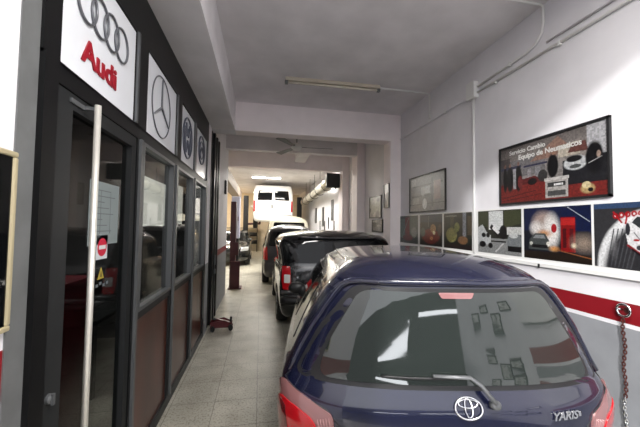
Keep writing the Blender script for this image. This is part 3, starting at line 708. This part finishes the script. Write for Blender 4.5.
def mirror_part(sh, parent, y, z, m, sg, out=.17):
    p = sh.P('l' if sg < 0 else 'r2', y, z)
    bm = B(); tube(bm, [p-Vector((sg*.03, 0, 0)), p+Vector((sg*.07, -.01, .01))], .018, 8)
    R = Matrix.Rotation(0, 3, 'Z'); lathe(bm, [(0, -.05), (.06, -.04), (.085, 0), (.07, .03), (.0, .035)], 'y', (0, 0, 0), 16)
    o = bm
    vs = [v for v in bm.verts]
    # last lathe verts are those with local origin; scale and move
    lv = [v for v in vs if v.co.length < .2]
    bmesh.ops.transform(bm, matrix=Matrix.Translation(p+Vector((sg*out*.6, 0, .04))) @ Matrix.Diagonal((1.15, 1, .85, 1)), verts=lv)
    obj('wing_mirror', bm, m, parent, True)

def side_windows(sh, parent, quads, mt):
    for sg, mode in ((-1, 'l'), (1, 's')):
        for q in quads: patch(sh, 'side_window', mode, q, mt, parent, .004, .04, 4)

# ---- blue hatchback -------------------------------------------------
TAB = [(.18, .14, 3.24, .72, .25), (.25, .04, 3.33, .79, .27), (.38, -.04, 3.38, .83, .31), (.56, -.05, 3.38, .85, .34), (.61, -.02, 3.37, .852, .34), (.635, .025, 3.36, .85, .34), (.75, .005, 3.33, .85, .35),
       (.85, -.015, 3.20, .85, .35), (.91, -.012, 3.00, .848, .35), (.95, .0, 2.80, .842, .35), (.98, .018, 2.66, .833, .35), (1.01, .04, 2.58, .815, .34), (1.12, .065, 2.44, .765, .32), (1.25, .09, 2.26, .70, .30), (1.36, .108, 2.10, .635, .29), (1.43, .122, 2.0, .58, .29), (1.475, .15, 1.92, .54, .31)]
sh = Shell(TAB, 1.565, 2.8, 2.5, 4.2)
YAW = -math.radians(9.65)
car = thing('hatchback_car', 'dark blue hatchback in the foreground, rear window towards camera', 'car', (.885, 1.20, 0), YAW)
W4 = [(sx*.72, y) for sx in (-1, 1) for y in (.62, 2.82)]
sh.body('body', M['p_blue'], car, W4, .28)
for x, y in W4: wheel(car, math.copysign(.715, x), y, .28)
# black surround then glass
gl = [(-.755, 1.005), (.755, 1.005), (.64, 1.22), (.47, 1.432), (-.47, 1.432), (-.64, 1.22)]
patch(sh, 'window_surround', 'r', gl, M['plasticblack'], car, .003, .05, 8)
gl2 = [(-.64, 1.025), (.64, 1.025), (.60, 1.15), (.44, 1.415), (-.44, 1.415), (-.60, 1.15)]
rw = patch(sh, 'rear_window', 'r', gl2, M['glass_rear'], car, .0075, .06, 10)
# hatch edge mouldings (body colour) and shut line
edge = [(-.775, 1.0), (-.72, 1.12), (-.665, 1.22), (-.585, 1.33), (-.51, 1.425), (-.47, 1.447)]
_e = [(-.775, 1.0), (-.72, 1.12), (-.665, 1.22), (-.60, 1.32), (-.555, 1.38), (-.52, 1.42), (-.48, 1.441), (-.43, 1.449)]
seam(sh, 'hatch_edge', 'r', _e+[(0, 1.453)]+[(-a, z) for a, z in _e[::-1]], M['p_blue'], car, .017, .005)
for sg in (-1, 1): seam(sh, 'shut_line', 'r', [(sg*.775, .995), (sg*.80, .97), (sg*.70, .94), (sg*.60, .91), (sg*.53, .84), (sg*.53, .66)], M['plasticblack'], car, .0035, .001)
seam(sh, 'shut_line', 'r', [(-.8, .632), (.8, .632)], M['plasticblack'], car, .006, .0)
# high brake lamp behind the glass top
patch(sh, 'brake_lamp', 'r', [(-.07, 1.388), (.07, 1.388), (.085, 1.414), (-.085, 1.414)], M['lensclear'], car, .010, .008, 3)
# tail lamps: red lens with pale strip above/inside
for sg in (-1, 1):
    lamp = patch(sh, 'tail_lamp', 'r', [(sg*.54, .66), (sg*.80, .66), (sg*.833, .80), (sg*.825, .94), (sg*.80, .965), (sg*.70, .945), (sg*.575, .90)][::sg], M['lensclear'], car, .010, .03, 6)
    patch(sh, 'red_lens', 'r', [(sg*.625, .665), (sg*.79, .665), (sg*.828, .78), (sg*.822, .905), (sg*.73, .895), (sg*.645, .86)][::sg], M['lensred'], lamp, .015, .04, 6)
    patch(sh, 'dark_lens', 'r', [(sg*.76, .70), (sg*.80, .70), (sg*.825, .80), (sg*.82, .89), (sg*.78, .88)][::sg], M['lensdark'], lamp, .0175, .02, 3)
    for k in range(5): seam(sh, 'lens_rib', 'r', [(sg*(.555+k*.012), .70), (sg*(.59+k*.012), .885-.004*k)], M['lensclear'], lamp, .0028, .011)
# emblem: ring with two inner ellipses
_z = .0
def ell3(cu, cz, ru, rz, off, n=32): return [sh.P('r', cu+ru*math.cos(2*PI*i/n), cz+rz*math.sin(2*PI*i/n), off) for i in range(n)]
e = B(); tube(e, ell3(0, .950, .058, .036, .006), .0040, 8, closed=True); em = obj('emblem', e, M['chrome'], car, True)
e = B(); tube(e, ell3(0, .966, .042, .013, .006), .0028, 6, closed=True); tube(e, ell3(0, .952, .016, .031, .006), .0028, 6, closed=True); obj('emblem_oval', e, M['chrome'], em, True)
# wiper: spindle right of emblem, arm rising to blade lying along glass bottom
sp = sh.P('r', .11, .962, .0); bm = B(); tube(bm, [sp, sp+sh.nrm(.1, .955)*.035], .018, 16); wp = obj('wiper', bm, M['midgrey'], car, True)
bm = B(); A = sh.P('r', .11, .962, .036); Bq = sh.P('r', .065, 1.03, .034); Cq = sh.P('r', .02, 1.062, .032); D = sh.P('r', -.14, 1.068, .030)
tube(bm, [A, Bq, Cq, D], [.013, .012, .011, .008], 8, flat=.6); obj('wiper_arm', bm, M['midgrey'], wp, True)
bm = B(); tube(bm, [sh.P('r', u, 1.058+.004*math.sin(u*8), .020) for u in [-.36+.38*i/16 for i in range(17)]], .006, 6); obj('wiper_blade', bm, M['plasticblack'], wp, True)
# lettering
p = sh.P('r', .435, .915, .004); n = sh.nrm(sh.rear(.435, .915), .915); zax = n; xax = Vector((0, 0, 1)).cross(n); xax.normalize(); yax = n.cross(xax)
Rm = Matrix((xax, yax, zax)).transposed()
text_part('model_lettering', 'YARIS', .043, M['chrome'], car, p-xax*.012, Rm, .002, .0014, .35, 1.15)
bm = B(); rot_box(bm, p+xax*.066+yax*.003, (.013, .018, .004), Rm, .001); obj('model_badge', bm, M['chrome'], car)
# roof ditch mouldings, side windows, windscreen, lights, bumper
for sg in (-1, 1):
    bm = B(); pts = []
    top = [sh.S(t, 1.47) for t in ()]
    for i in range(14):
        y = .30+(1.75-.30)*i/13; x = .47*(1-.08*((y-1.0)/.8)**2); lam = (abs(x/.54)**2.3+abs((y-1.035)/.885)**4)**(1/2.3); z = 1.475+.09*(1-min(1, lam)**4.2)
        pts.append((sg*x, y, z))
    tube(bm, pts, .009, 6); obj('roof_moulding', bm, M['p_blue'], car, True)
side_windows(sh, car, [[(.50, 1.06), (.92, 1.05), (.86, 1.40), (.62, 1.40)], [(.98, 1.05), (2.12, 1.04), (1.78, 1.40), (.92, 1.41)]], M['glass_dark'])
patch(sh, 'windscreen', 'f', [(-.66, 1.06), (.66, 1.06), (.48, 1.41), (-.48, 1.41)], M['glass_dark'], car, .004, .05, 7)
for sg in (-1, 1): patch(sh, 'headlamp', 'f', [(sg*.40, .66), (sg*.70, .68), (sg*.74, .80), (sg*.45, .76)][::sg], M['lampclear'], car, .006, .03, 4)
patch(sh, 'grille', 'f', [(-.3, .56), (.3, .56), (.3, .64), (-.3, .64)], M['plasticblack'], car, .006, .02, 3)
patch(sh, 'number_plate', 'r', [(-.26, .66), (.26, .66), (.26, .77), (-.26, .77)], M['plate'], car, .006, .008, 3)
for sg, md in ((-1, 'l'), (1, 's')): mirror_part(sh, car, 2.28, .96, M['plasticblack'], sg, .05)

def simple_car(name, label, loc, yaw, tab, ztop, paintm, rw, wy, half, opts):
    sh = Shell(tab, ztop, opts.get('p', 2.6), opts.get('p', 2.6))
    c = thing(name, label, opts.get('cat', 'car'), loc, yaw)
    ws = [(sx*(half-.11), y) for sx in (-1, 1) for y in wy]
    sh.body('body', paintm, c, ws, rw, 20)
    for x, y in ws: wheel(c, x, y, rw, .2)
    for g in opts['rear_glass']: patch(sh, 'rear_window', 'r', g, M['glass_dark'], c, .005, .05, 6)
    side_windows(sh, c, opts['side'], M['glass_dark'])
    patch(sh, 'windscreen', 'f', opts['front'], M['glass_dark'], c, .005, .05, 6)
    for sg in (-1, 1):
        q = [(sg*u, z) for u, z in opts['lamp']][::sg]
        l = patch(sh, 'tail_lamp', 'r', q, M['lensred'], c, .012, .02, 4)
        if 'lampmid' in opts:
            zz = opts['lampmid']; us = [u for u, z in opts['lamp']]
            patch(sh, 'clear_lens', 'r', [(sg*(min(us)+.02), zz[0]), (sg*(max(us)-.04), zz[0]), (sg*(max(us)-.04), zz[1]), (sg*(min(us)+.02), zz[1])][::sg], M['plate'], l, .018, .015, 3)
        patch(sh, 'headlamp', 'f', [(sg*u, z) for u, z in opts['head']][::sg], M['lampclear'], c, .006, .03, 4)
    patch(sh, 'number_plate', 'r', opts.get('plate', [(-.26, .55), (.26, .55), (.26, .66), (-.26, .66)]), M['plate'], c, .008, .008, 3)
    patch(sh, 'grille', 'f', [(-.35, opts['gz']-.06), (.35, opts['gz']-.06), (.35, opts['gz']+.06), (-.35, opts['gz']+.06)], M['plasticblack'], c, .007, .02, 3)
    for sg in (-1, 1): mirror_part(sh, c, opts['my'], opts['mz'], paintm, sg)
    return c, sh

def mpv(half, H, L, rake=.14):
    k = H/1.62
    return [(.2*k, .12, L-.12, half-.10, .22), (.28*k, .03, L-.04, half-.04, .24), (.42*k, -.03, L, half-.01, .26), (.58*k, -.03, L, half, .28), (.62*k, .01, L-.01, half, .28), (.80*k, .0, L-.05, half, .28), (.92*k, .01, L-.35, half-.005, .28),
            (1.0*k, .02, L-.75, half-.02, .28), (1.05*k, .035, L-.92, half-.04, .28), (1.2*k, .035+rake*.35, L-1.10, half-.075, .26), (1.4*k, .035+rake*.8, L-1.38, half-.125, .25), (1.49*k, .035+rake, L-1.52, half-.17, .27), (1.545*k, .075+rake, L-1.66, half-.22, .32)]
BT = [(z, a, b, (w if z < 1.1 else w+(.05 if z < 1.3 else .13)), c*.8) for z, a, b, w, c in mpv(1.0, 1.62, 3.5, .10)]
# ---- big black car behind the blue one
c2, s2 = simple_car('estate_car', 'tall black car with upright red and white tail lamps behind blue hatchback', (1.30, 4.98, 0), 0, BT, 1.645, M['p_black'], .31, (.75, 2.75), 1.0,
    dict(p=3.0, rear_glass=[[(-.86, 1.10), (.86, 1.10), (.83, 1.30), (.79, 1.49), (-.80, 1.49), (-.84, 1.30)]], side=[[(.36, 1.08), (1.0, 1.08), (.98, 1.44), (.42, 1.44)], [(1.06, 1.08), (2.3, 1.08), (1.95, 1.44), (1.04, 1.44)]],
         front=[(-.8, 1.1), (.8, 1.1), (.72, 1.46), (-.72, 1.46)], lamp=[(.79, .68), (.92, .68), (.94, .85), (.93, 1.05), (.81, 1.05)], lampmid=(.79, .92), head=[(.5, .7), (.9, .72), (.9, .86), (.55, .82)], gz=.68, my=2.35, mz=1.1,
         plate=[(-.26, .66), (.26, .66), (.26, .78), (-.26, .78)]))
bm = B(); tube(bm, [s2.P('r', u, .52, .03) for u in [-.93+.0775*i for i in range(25)]], .055, 8, flat=1.2); obj('bumper', bm, M['plasticblack'], c2, True)
bm = B(); tube(bm, [s2.P('r', -.70, .66, .03), s2.P('r', -.80, .655, .035), s2.P('r', -.93, .63, .02)], .03, 8); obj('bumper_cap', bm, M['rim'], c2, True)
bm = B(); tube(bm, [s2.P('r', u, 1.50, .035) for u in [-.68+.068*i for i in range(21)]], .022, 8); obj('roof_spoiler', bm, M['p_black'], c2, True)
# ---- third car
c3, s3 = simple_car('people_carrier', 'charcoal high-roofed car third in the queue', (.88, 8.92, 0), 0, mpv(.82, 1.70, 3.1, .10), 1.75, M['p_dark'], .3, (.65, 2.4), .82,
    dict(rear_glass=[[(-.64, 1.12), (.64, 1.12), (.58, 1.53), (-.58, 1.53)]], side=[[(.36, 1.14), (1.5, 1.14), (1.4, 1.50), (.40, 1.52)]], front=[(-.6, 1.16), (.6, 1.16), (.55, 1.52), (-.55, 1.52)],
         lamp=[(.66, .72), (.78, .74), (.79, 1.1), (.68, 1.1)], head=[(.4, .72), (.72, .74), (.72, .88), (.45, .84)], gz=.7, my=2.0, mz=1.14))
# ---- cream van with sloping bonnet
c4, s4 = simple_car('cream_van', 'cream tall van fourth in queue, bonnet under raised van', (1.12, 12.2, 0), 0, [(a*1.0 if a < .9 else a, b, cc, d, e) for a, b, cc, d, e in mpv(.92, 2.06, 3.2, .10)], 2.12, M['p_cream'], .31, (.65, 2.5), .92,
    dict(cat='van', rear_glass=[[(-.66, 1.36), (.66, 1.36), (.6, 1.84), (-.6, 1.84)]], side=[[(.36, 1.38), (1.5, 1.38), (1.4, 1.80), (.40, 1.80)]], front=[(-.66, 1.42), (.66, 1.42), (.6, 1.82), (-.6, 1.82)],
         lamp=[(.78, .9), (.88, .9), (.88, 1.3), (.80, 1.3)], head=[(.4, .86), (.8, .88), (.8, 1.04), (.5, 1.0)], gz=.84, my=2.05, mz=1.4))
# ---- white van on the lift
vt = [(a*1.1, b, c_, d*1.03, e) for a, b, c_, d, e in [(.28, .06, 4.4, .80, .18), (.36, .0, 4.5, .90, .18), (.55, -.03, 4.55, .94, .18), (.70, .0, 4.5, .95, .18), (.95, .0, 4.2, .95, .17), (1.10, .01, 3.7, .945, .17), (1.5, .03, 3.3, .92, .17), (1.75, .06, 2.95, .88, .18), (1.85, .09, 2.75, .84, .2)]]
c5, s5 = simple_car('delivery_van', 'white van raised on lift at far end of garage', (.57, 14.75, 1.58), 0, vt, 2.12, M['p_white'], .31, (.8, 3.6), .95,
    dict(cat='van', p=3.2, rear_glass=[[(-.76, 1.32), (-.06, 1.32), (-.05, 1.78), (-.70, 1.78)], [(.06, 1.32), (.76, 1.32), (.70, 1.78), (.05, 1.78)]], side=[[(2.4, 1.15), (3.2, 1.15), (3.0, 1.6), (2.4, 1.6)]], front=[(-.7, 1.2), (.7, 1.2), (.66, 1.75), (-.66, 1.75)],
         lamp=[(.84, .78), (.925, .78), (.915, 1.3), (.85, 1.3)], head=[(.5, .75), (.85, .78), (.85, .98), (.6, .95)], gz=.7, my=3.1, mz=1.15, plate=[(-.25, .66), (.25, .66), (.25, .76), (-.25, .76)]))
seam(s5, 'door_gap', 'r', [(0, .60), (0, 1.9)], M['plasticblack'], c5, .01, 0)
patch(s5, 'door_handle', 'r', [(-.10, .94), (-.03, .94), (-.03, 1.10), (-.10, 1.10)], M['plasticblack'], c5, .02, .01, 2)
seam(s5, 'bumper_line', 'r', [(-.85, .62), (.85, .62)], M['plasticblack'], c5, .012, 0)
# ---- dark car peeping from the left bay
c6, s6 = simple_car('parked_car', 'dark car facing the camera in left bay', (-1.22, 16.6, 0), PI, mpv(.80, 1.5, 3.4, .3), 1.5, M['p_black'], .29, (.65, 2.7), .80,
    dict(rear_glass=[[(-.6, 1.02), (.6, 1.02), (.5, 1.35), (-.5, 1.35)]], side=[[(.5, 1.02), (2.0, 1.02), (1.8, 1.32), (.6, 1.32)]], front=[(-.62, 1.02), (.62, 1.02), (.55, 1.34), (-.55, 1.34)],
         lamp=[(.62, .68), (.76, .68), (.77, .9), (.64, .9)], head=[(.40, .62), (.72, .64), (.74, .80), (.45, .76)], gz=.6, my=2.2, mz=1.0))

# ------------------------------------------------------------------ lift, jack, and far things
for i, (x, l) in enumerate(((-.80, 'left black post of the vehicle lift'), (2.10, 'right black post of the vehicle lift beside duct end'))):
    t = thing('lift_post', l, 'vehicle lift', (x, 17.15, 0))
    obj('column', box(B(), -.13, .13, -.13, .13, .03, 3.3, .01), M['plasticblack'], t)
    obj('base_plate', box(B(), -.25, .25, -.3, .3, 0, .03), M['darkmetal'], t)
    s = 1 if x < 0 else -1
    for yy in (-.72, .72):
        bm = B(); tube(bm, [(s*.10, 0, 1.78), (s*.75, yy, 1.80)], .055, 8); tube(bm, [(s*.75, yy, 1.80), (s*.75, yy, 1.885)], .05, 10); obj('lift_arm', bm, M['liftred'], t)
t = thing('lift_post', 'dark red lift post at end of left white wall', 'vehicle lift', (-.68, 8.75, 0))
obj('column', box(B(), -.12, .02, -.13, .13, .03, 2.35, .01), M['liftred'], t)
obj('base_plate', box(B(), -.15, .20, -.2, .2, 0, .03), M['liftred'], t)
bm = B(); box(bm, -.10, .15, -.20, -.13, .03, .75, .02); obj('carriage', bm, M['liftred'], t)
bm = B(); box(bm, -.06, .10, -.17, -.13, .9, 1.25, .01); obj('motor_cover', bm, M['liftred'], t)
# trolley jack
t = thing('trolley_jack', 'red trolley jack on floor against black gate', 'jack', (-.60, 5.36, 0), math.radians(8))
t.scale = (.82, 1, 1.1)
bm = B()
for s in (-1, 1): prism(bm, [(-.22, .05), (.20, .04), (.22, .09), (.05, .15), (-.20, .13)], 'y', s*.09-.006, s*.09+.006)
obj('side_frame', bm, M['jackred'], t)
bm = B(); rot_box(bm, Vector((.02, 0, .115)), (.30, .06, .04), Matrix.Rotation(.25, 3, 'Y'), .005); obj('lifting_arm', bm, M['jackred'], t)
bm = B(); lathe(bm, [(0, .15), (.045, .15), (.045, .165), (0, .165)], 'z', (-.13, 0, 0), 16); obj('saddle', bm, M['darkmetal'], t)
bm = B(); tube(bm, [(.17, 0, .10), (.18, .0, .14), (.185, .01, .17)], .022, 8); obj('handle_socket', bm, M['plasticblack'], t)
for x, r in ((-.17, .04), (.17, .045)):
    for s in (-1, 1): bm = B(); lathe(bm, [(0, -.018), (r, -.018), (r, .018), (0, .018)], 'y', (x, s*.115, r), 18); obj('caster', bm, M['rubber'], t)
# black folded gate past the shopfront
t = thing('folding_gate', 'black folded steel gate beyond the last shop window', 'gate', (XL, 5.75, 0))
for i in range(6):
    y = -.36+i*.135; bm = B(); box(bm, -.05, .035 if i % 2 else .0, y, y+.10, .02, 3.30, .004); obj('gate_leaf', bm, M['black'] if i != 3 else M['darkmetal'], t)
bm = B(); box(bm, .036, .06, .0, .03, 1.0, 1.18, .004); box(bm, .036, .065, -.01, .04, .85, .93, .004); obj('latch', bm, M['midgrey'], t)
bm = B(); box(bm, XL+.0, XL+.045, 7.30, 7.46, 2.42, 2.74, .02); tag(obj('wall_lamp', bm, M['plasticblack']), 'black oblong lamp high on left white wall', 'lamp')
t = thing('wall_cabinet', 'pale lavender cabinet hanging in left bay', 'cabinet', (-.86, 11.0, 1.25))
obj('body', box(B(), -.14, .14, 0, .35, 0, 1.45, .01), M['lavender'], t)
obj('door', box(B(), -.13, .13, -.02, 0, .01, 1.44, .005), M['lavender'], t)
bm = B(); box(bm, -.12, .12, 0, .34, -1.25, 0, .01); obj('stand', bm, M['darkmetal'], t)
bm = B(); box(bm, .08, .10, -.035, -.02, .6, .75); obj('handle', bm, M['jackred'], t)
bm = B(); box(bm, -1.25, -.92, 8.2, 15, 2.95, 3.3, .02); tag(obj('air_duct', bm, M['brown']), 'brown square duct along left bay ceiling', 'duct')
t = thing('air_duct', 'silver round duct slung along the right wall ceiling', 'duct', (2.14, 8.85, 3.12))
bm = B(); 
pts = [(0, y, -.03*y) for y in (.35, 1.5, 3, 4.5, 6, 6.7)]; tube(bm, pts, .18, 18); obj('duct_tube', bm, M['duct'], t, True)
bm = B(); box(bm, -.20, .22, 0.27, .38, -.22, .22, .02); obj('end_box', bm, M['plasticblack'], t)
for y in (1.2, 2.4, 3.6, 4.8, 6.0): bm = B(); tube(bm, [(.185*math.cos(q), y, -.03*y+.185*math.sin(q)) for q in [2*PI*i/24 for i in range(24)]], .014, 6, closed=True); tube(bm, [(0, y, .16-.03*y), (0, y, .695)], .008, 6); obj('clamp', bm, M['darkmetal'], t)
bm = B(); tube(bm, [(.05, .2, -.14), (.05, .15, -.28)], .02, 8); tube(bm, [(-.18, .5, -.19), (.22, .5, -.19)], .018, 8); obj('bracket', bm, M['plasticblack'], t)
# ceiling fan
t = thing('ceiling_fan', 'grey three-bladed ceiling fan below the second beam', 'fan', (.72, 6.5, 3.82))
bm = B(); tube(bm, [(0, 0, 0), (0, 0, -.36)], .014, 10); lathe(bm, [(0, 0), (.06, 0), (.05, -.05), (.016, -.07)], 'z', (0, 0, 0), 18); obj('down_rod', bm, M['greymetal'], t, True)
bm = B(); lathe(bm, [(0, -.34), (.07, -.35), (.115, -.39), (.115, -.45), (.07, -.49), (0, -.50)], 'z', (0, 0, 0), 24); obj('motor_housing', bm, M['white'], t, True)
for k in range(3):
    a = math.radians(-3+120*k); R = Matrix.Rotation(a, 3, 'Z') @ Matrix.Rotation(.18, 3, 'X')
    bm = B(); prism(bm, [(.16, -.045), (.76, -.07), (.78, 0), (.76, .07), (.16, .045)], 'z', -.004, .004); bmesh.ops.transform(bm, matrix=Matrix.Translation((0, 0, -.43)) @ R.to_4x4(), verts=bm.verts); bl = obj('fan_blade', bm, M['greymetal'], t)
    bm = B(); rot_box(bm, Matrix.Rotation(a, 3, 'Z') @ Vector((.15, 0, 0))+Vector((0, 0, -.425)), (.12, .04, .008), R, .001); obj('blade_arm', bm, M['darkmetal'], t)
# hanging tools and tyres near right wall far
for i, (y, z, l) in enumerate(((9.9, 1.75, .34), (10.6, 1.7, .28), (11.5, 1.8, .36), (12.2, 1.7, .3), (13.2, 1.7, .35))):
    t = thing('hand_tool', 'dark spanner hanging on the bright right wall', 'tool', (XR-.008, y, z), 0, 'spanners on the far right wall')
    bm = B(); tube(bm, [(-.01, 0, -l/2), (-.01, 0, l/2)], .018, 8); obj('shaft', bm, M['plasticblack'], t); obj('hook', box(B(), -.02, .009, -.01, .01, -.01, .01), M['darkmetal'], t)
    bm = B(); lathe(bm, [(.02, -.01), (.045, -.01), (.045, .01), (.02, .01)], 'x', (-.01, 0, l/2+.03), 16); obj('jaw', bm, M['plasticblack'], t)
# far-end shelving & tyres behind left car
t = thing('shelf_rack', 'dark shelf rack against the back wall', 'shelf', (-1.6, 20.6, 0))
for z in (.5, 1.0, 1.5): obj('shelf', box(B(), -1.2, 1.4, -.25, .25, z, z+.03), M['darkmetal'], t)
for x in (-1.2, 1.36):
    for y in (-.25, .21): obj('upright', box(B(), x, x+.04, y, y+.04, 0, 1.8), M['darkmetal'], t)
for i in range(8):
    z = (.53, 1.03)[i % 2]; x = -2.5+(i//2)*.66
    bm = B(); lathe(bm, [(.17, -.09), (.29, -.1), (.31, -.05), (.31, .05), (.29, .1), (.17, .09)], 'z', (x, 20.6, z+.101), 24); tag(obj('tyre', bm, M['rubber'], None, True), 'black tyre lying on the back shelf rack', 'tyre', 'tyres on the back shelf rack')

# lit batten over the entrance, above and behind the camera
t = thing('ceiling_lamp', 'lit fluorescent batten over the entrance', 'lamp', (.9, .35, 3.82))
obj('housing', box(B(), -.62, .62, -.06, .06, -.05, 0, .006), M['white'], t)
for s_ in (-1, 1): bm = B(); tube(bm, [(-.6, s_*.035, -.07), (.6, s_*.035, -.07)], .014, 8); obj('fluorescent_tube', bm, M['lit'], t, True)
ld = bpy.data.lights.new('entrance_lamp_light', 'AREA'); ld.shape = 'RECTANGLE'; ld.size = 1.3; ld.size_y = .15; ld.energy = 120; ld.color = (1, .97, .93)
lo = bpy.data.objects.new('entrance_lamp_light', ld); COL.objects.link(lo); lo.location = (.9, .35, 3.70)
# lit tubes in far workshop (three fittings)
for i, (x, y, l) in enumerate(((-1.9, 11.2, 'lit fluorescent batten over left bay, nearer one'), (0.2, 13.4, 'lit fluorescent batten over the cream van'), (-1.9, 16.5, 'lit fluorescent batten over left bay, farther one'), (1.3, 10.6, 'lit fluorescent batten behind third beam'))):
    t = thing('ceiling_lamp', l, 'lamp', (x, y, 3.82))
    obj('housing', box(B(), -.62, .62, -.06, .06, -.05, 0, .006), M['white'], t)
    for s in (-1, 1): bm = B(); tube(bm, [(-.6, s*.035, -.07), (.6, s*.035, -.07)], .014, 8); obj('fluorescent_tube', bm, M['lit'], t, True)
    ld = bpy.data.lights.new('far_lamp_light', 'AREA'); ld.shape = 'RECTANGLE'; ld.size = 1.3; ld.size_y = .15; ld.energy = 150; ld.color = (1, .96, .88)
    lo = bpy.data.objects.new('far_lamp_light', ld); COL.objects.link(lo); lo.location = (x, y, 3.70)
ld = bpy.data.lights.new('warm_bay_light', 'POINT'); ld.energy = 60; ld.color = (1, .72, .42); ld.shadow_soft_size = .1
lo = bpy.data.objects.new('warm_bay_light', ld); COL.objects.link(lo); lo.location = (-1.7, 19.2, 2.2)

# ------------------------------------------------------------------ daylight
w = bpy.data.worlds.new('World'); SC.world = w; w.use_nodes = True; bg = w.node_tree.nodes['Background']
bg.inputs[0].default_value = (.93, .95, 1.0, 1); bg.inputs[1].default_value = 2.2
sd = bpy.data.lights.new('Sun', 'SUN'); sd.energy = 3.2; sd.angle = math.radians(2.5); sd.color = (1, .98, .96)
so = bpy.data.objects.new('Sun', sd); COL.objects.link(so)
dv = Vector((.70, .92, -.42*.92)).normalized(); so.rotation_euler = dv.to_track_quat('-Z', 'Y').to_euler(); so.location = (-3, -6, 6)
# street opening as light portal
pd = bpy.data.lights.new('street_portal', 'AREA'); pd.shape = 'RECTANGLE'; pd.size = 3.7; pd.size_y = 3.8; pd.cycles.is_portal = True
po = bpy.data.objects.new('street_portal', pd); COL.objects.link(po); po.location = (.8, -.52, 1.9); po.rotation_euler = (PI/2, 0, 0); po.rotation_euler = Vector((0, 1, 0)).to_track_quat('-Z', 'Z').to_euler()

# ------------------------------------------------------------------ camera
F = 308.27; yaw, pit, rol = (math.radians(v) for v in (10.847, 2.3075, .7913))
f = Vector((math.sin(yaw)*math.cos(pit), math.cos(yaw)*math.cos(pit), math.sin(pit)))
r = Vector((math.cos(yaw), -math.sin(yaw), 0)); u = r.cross(f)
c, s = math.cos(rol), math.sin(rol); R_, U_ = r*c+u*s, u*c-r*s
cd = bpy.data.cameras.new('Camera'); cam = bpy.data.objects.new('Camera', cd); COL.objects.link(cam); SC.camera = cam
cd.sensor_fit = 'HORIZONTAL'; cd.sensor_width = 36; cd.lens = 36*F/640; cd.clip_start = .02; cd.clip_end = 200
cam.matrix_world = Matrix((( R_.x, U_.x, -f.x, 0), (R_.y, U_.y, -f.y, 0), (R_.z, U_.z, -f.z, 1.72), (0, 0, 0, 1)))
vs = SC.view_settings; vs.view_transform = 'Standard'; vs.look = 'None'; vs.gamma = 1; vs.use_curve_mapping = False; vs.exposure = 0.0
SC.cycles.max_bounces = 10; SC.cycles.diffuse_bounces = 6; SC.cycles.transparent_max_bounces = 12; SC.cycles.sample_clamp_indirect = 6
SC.cycles.use_denoising = True
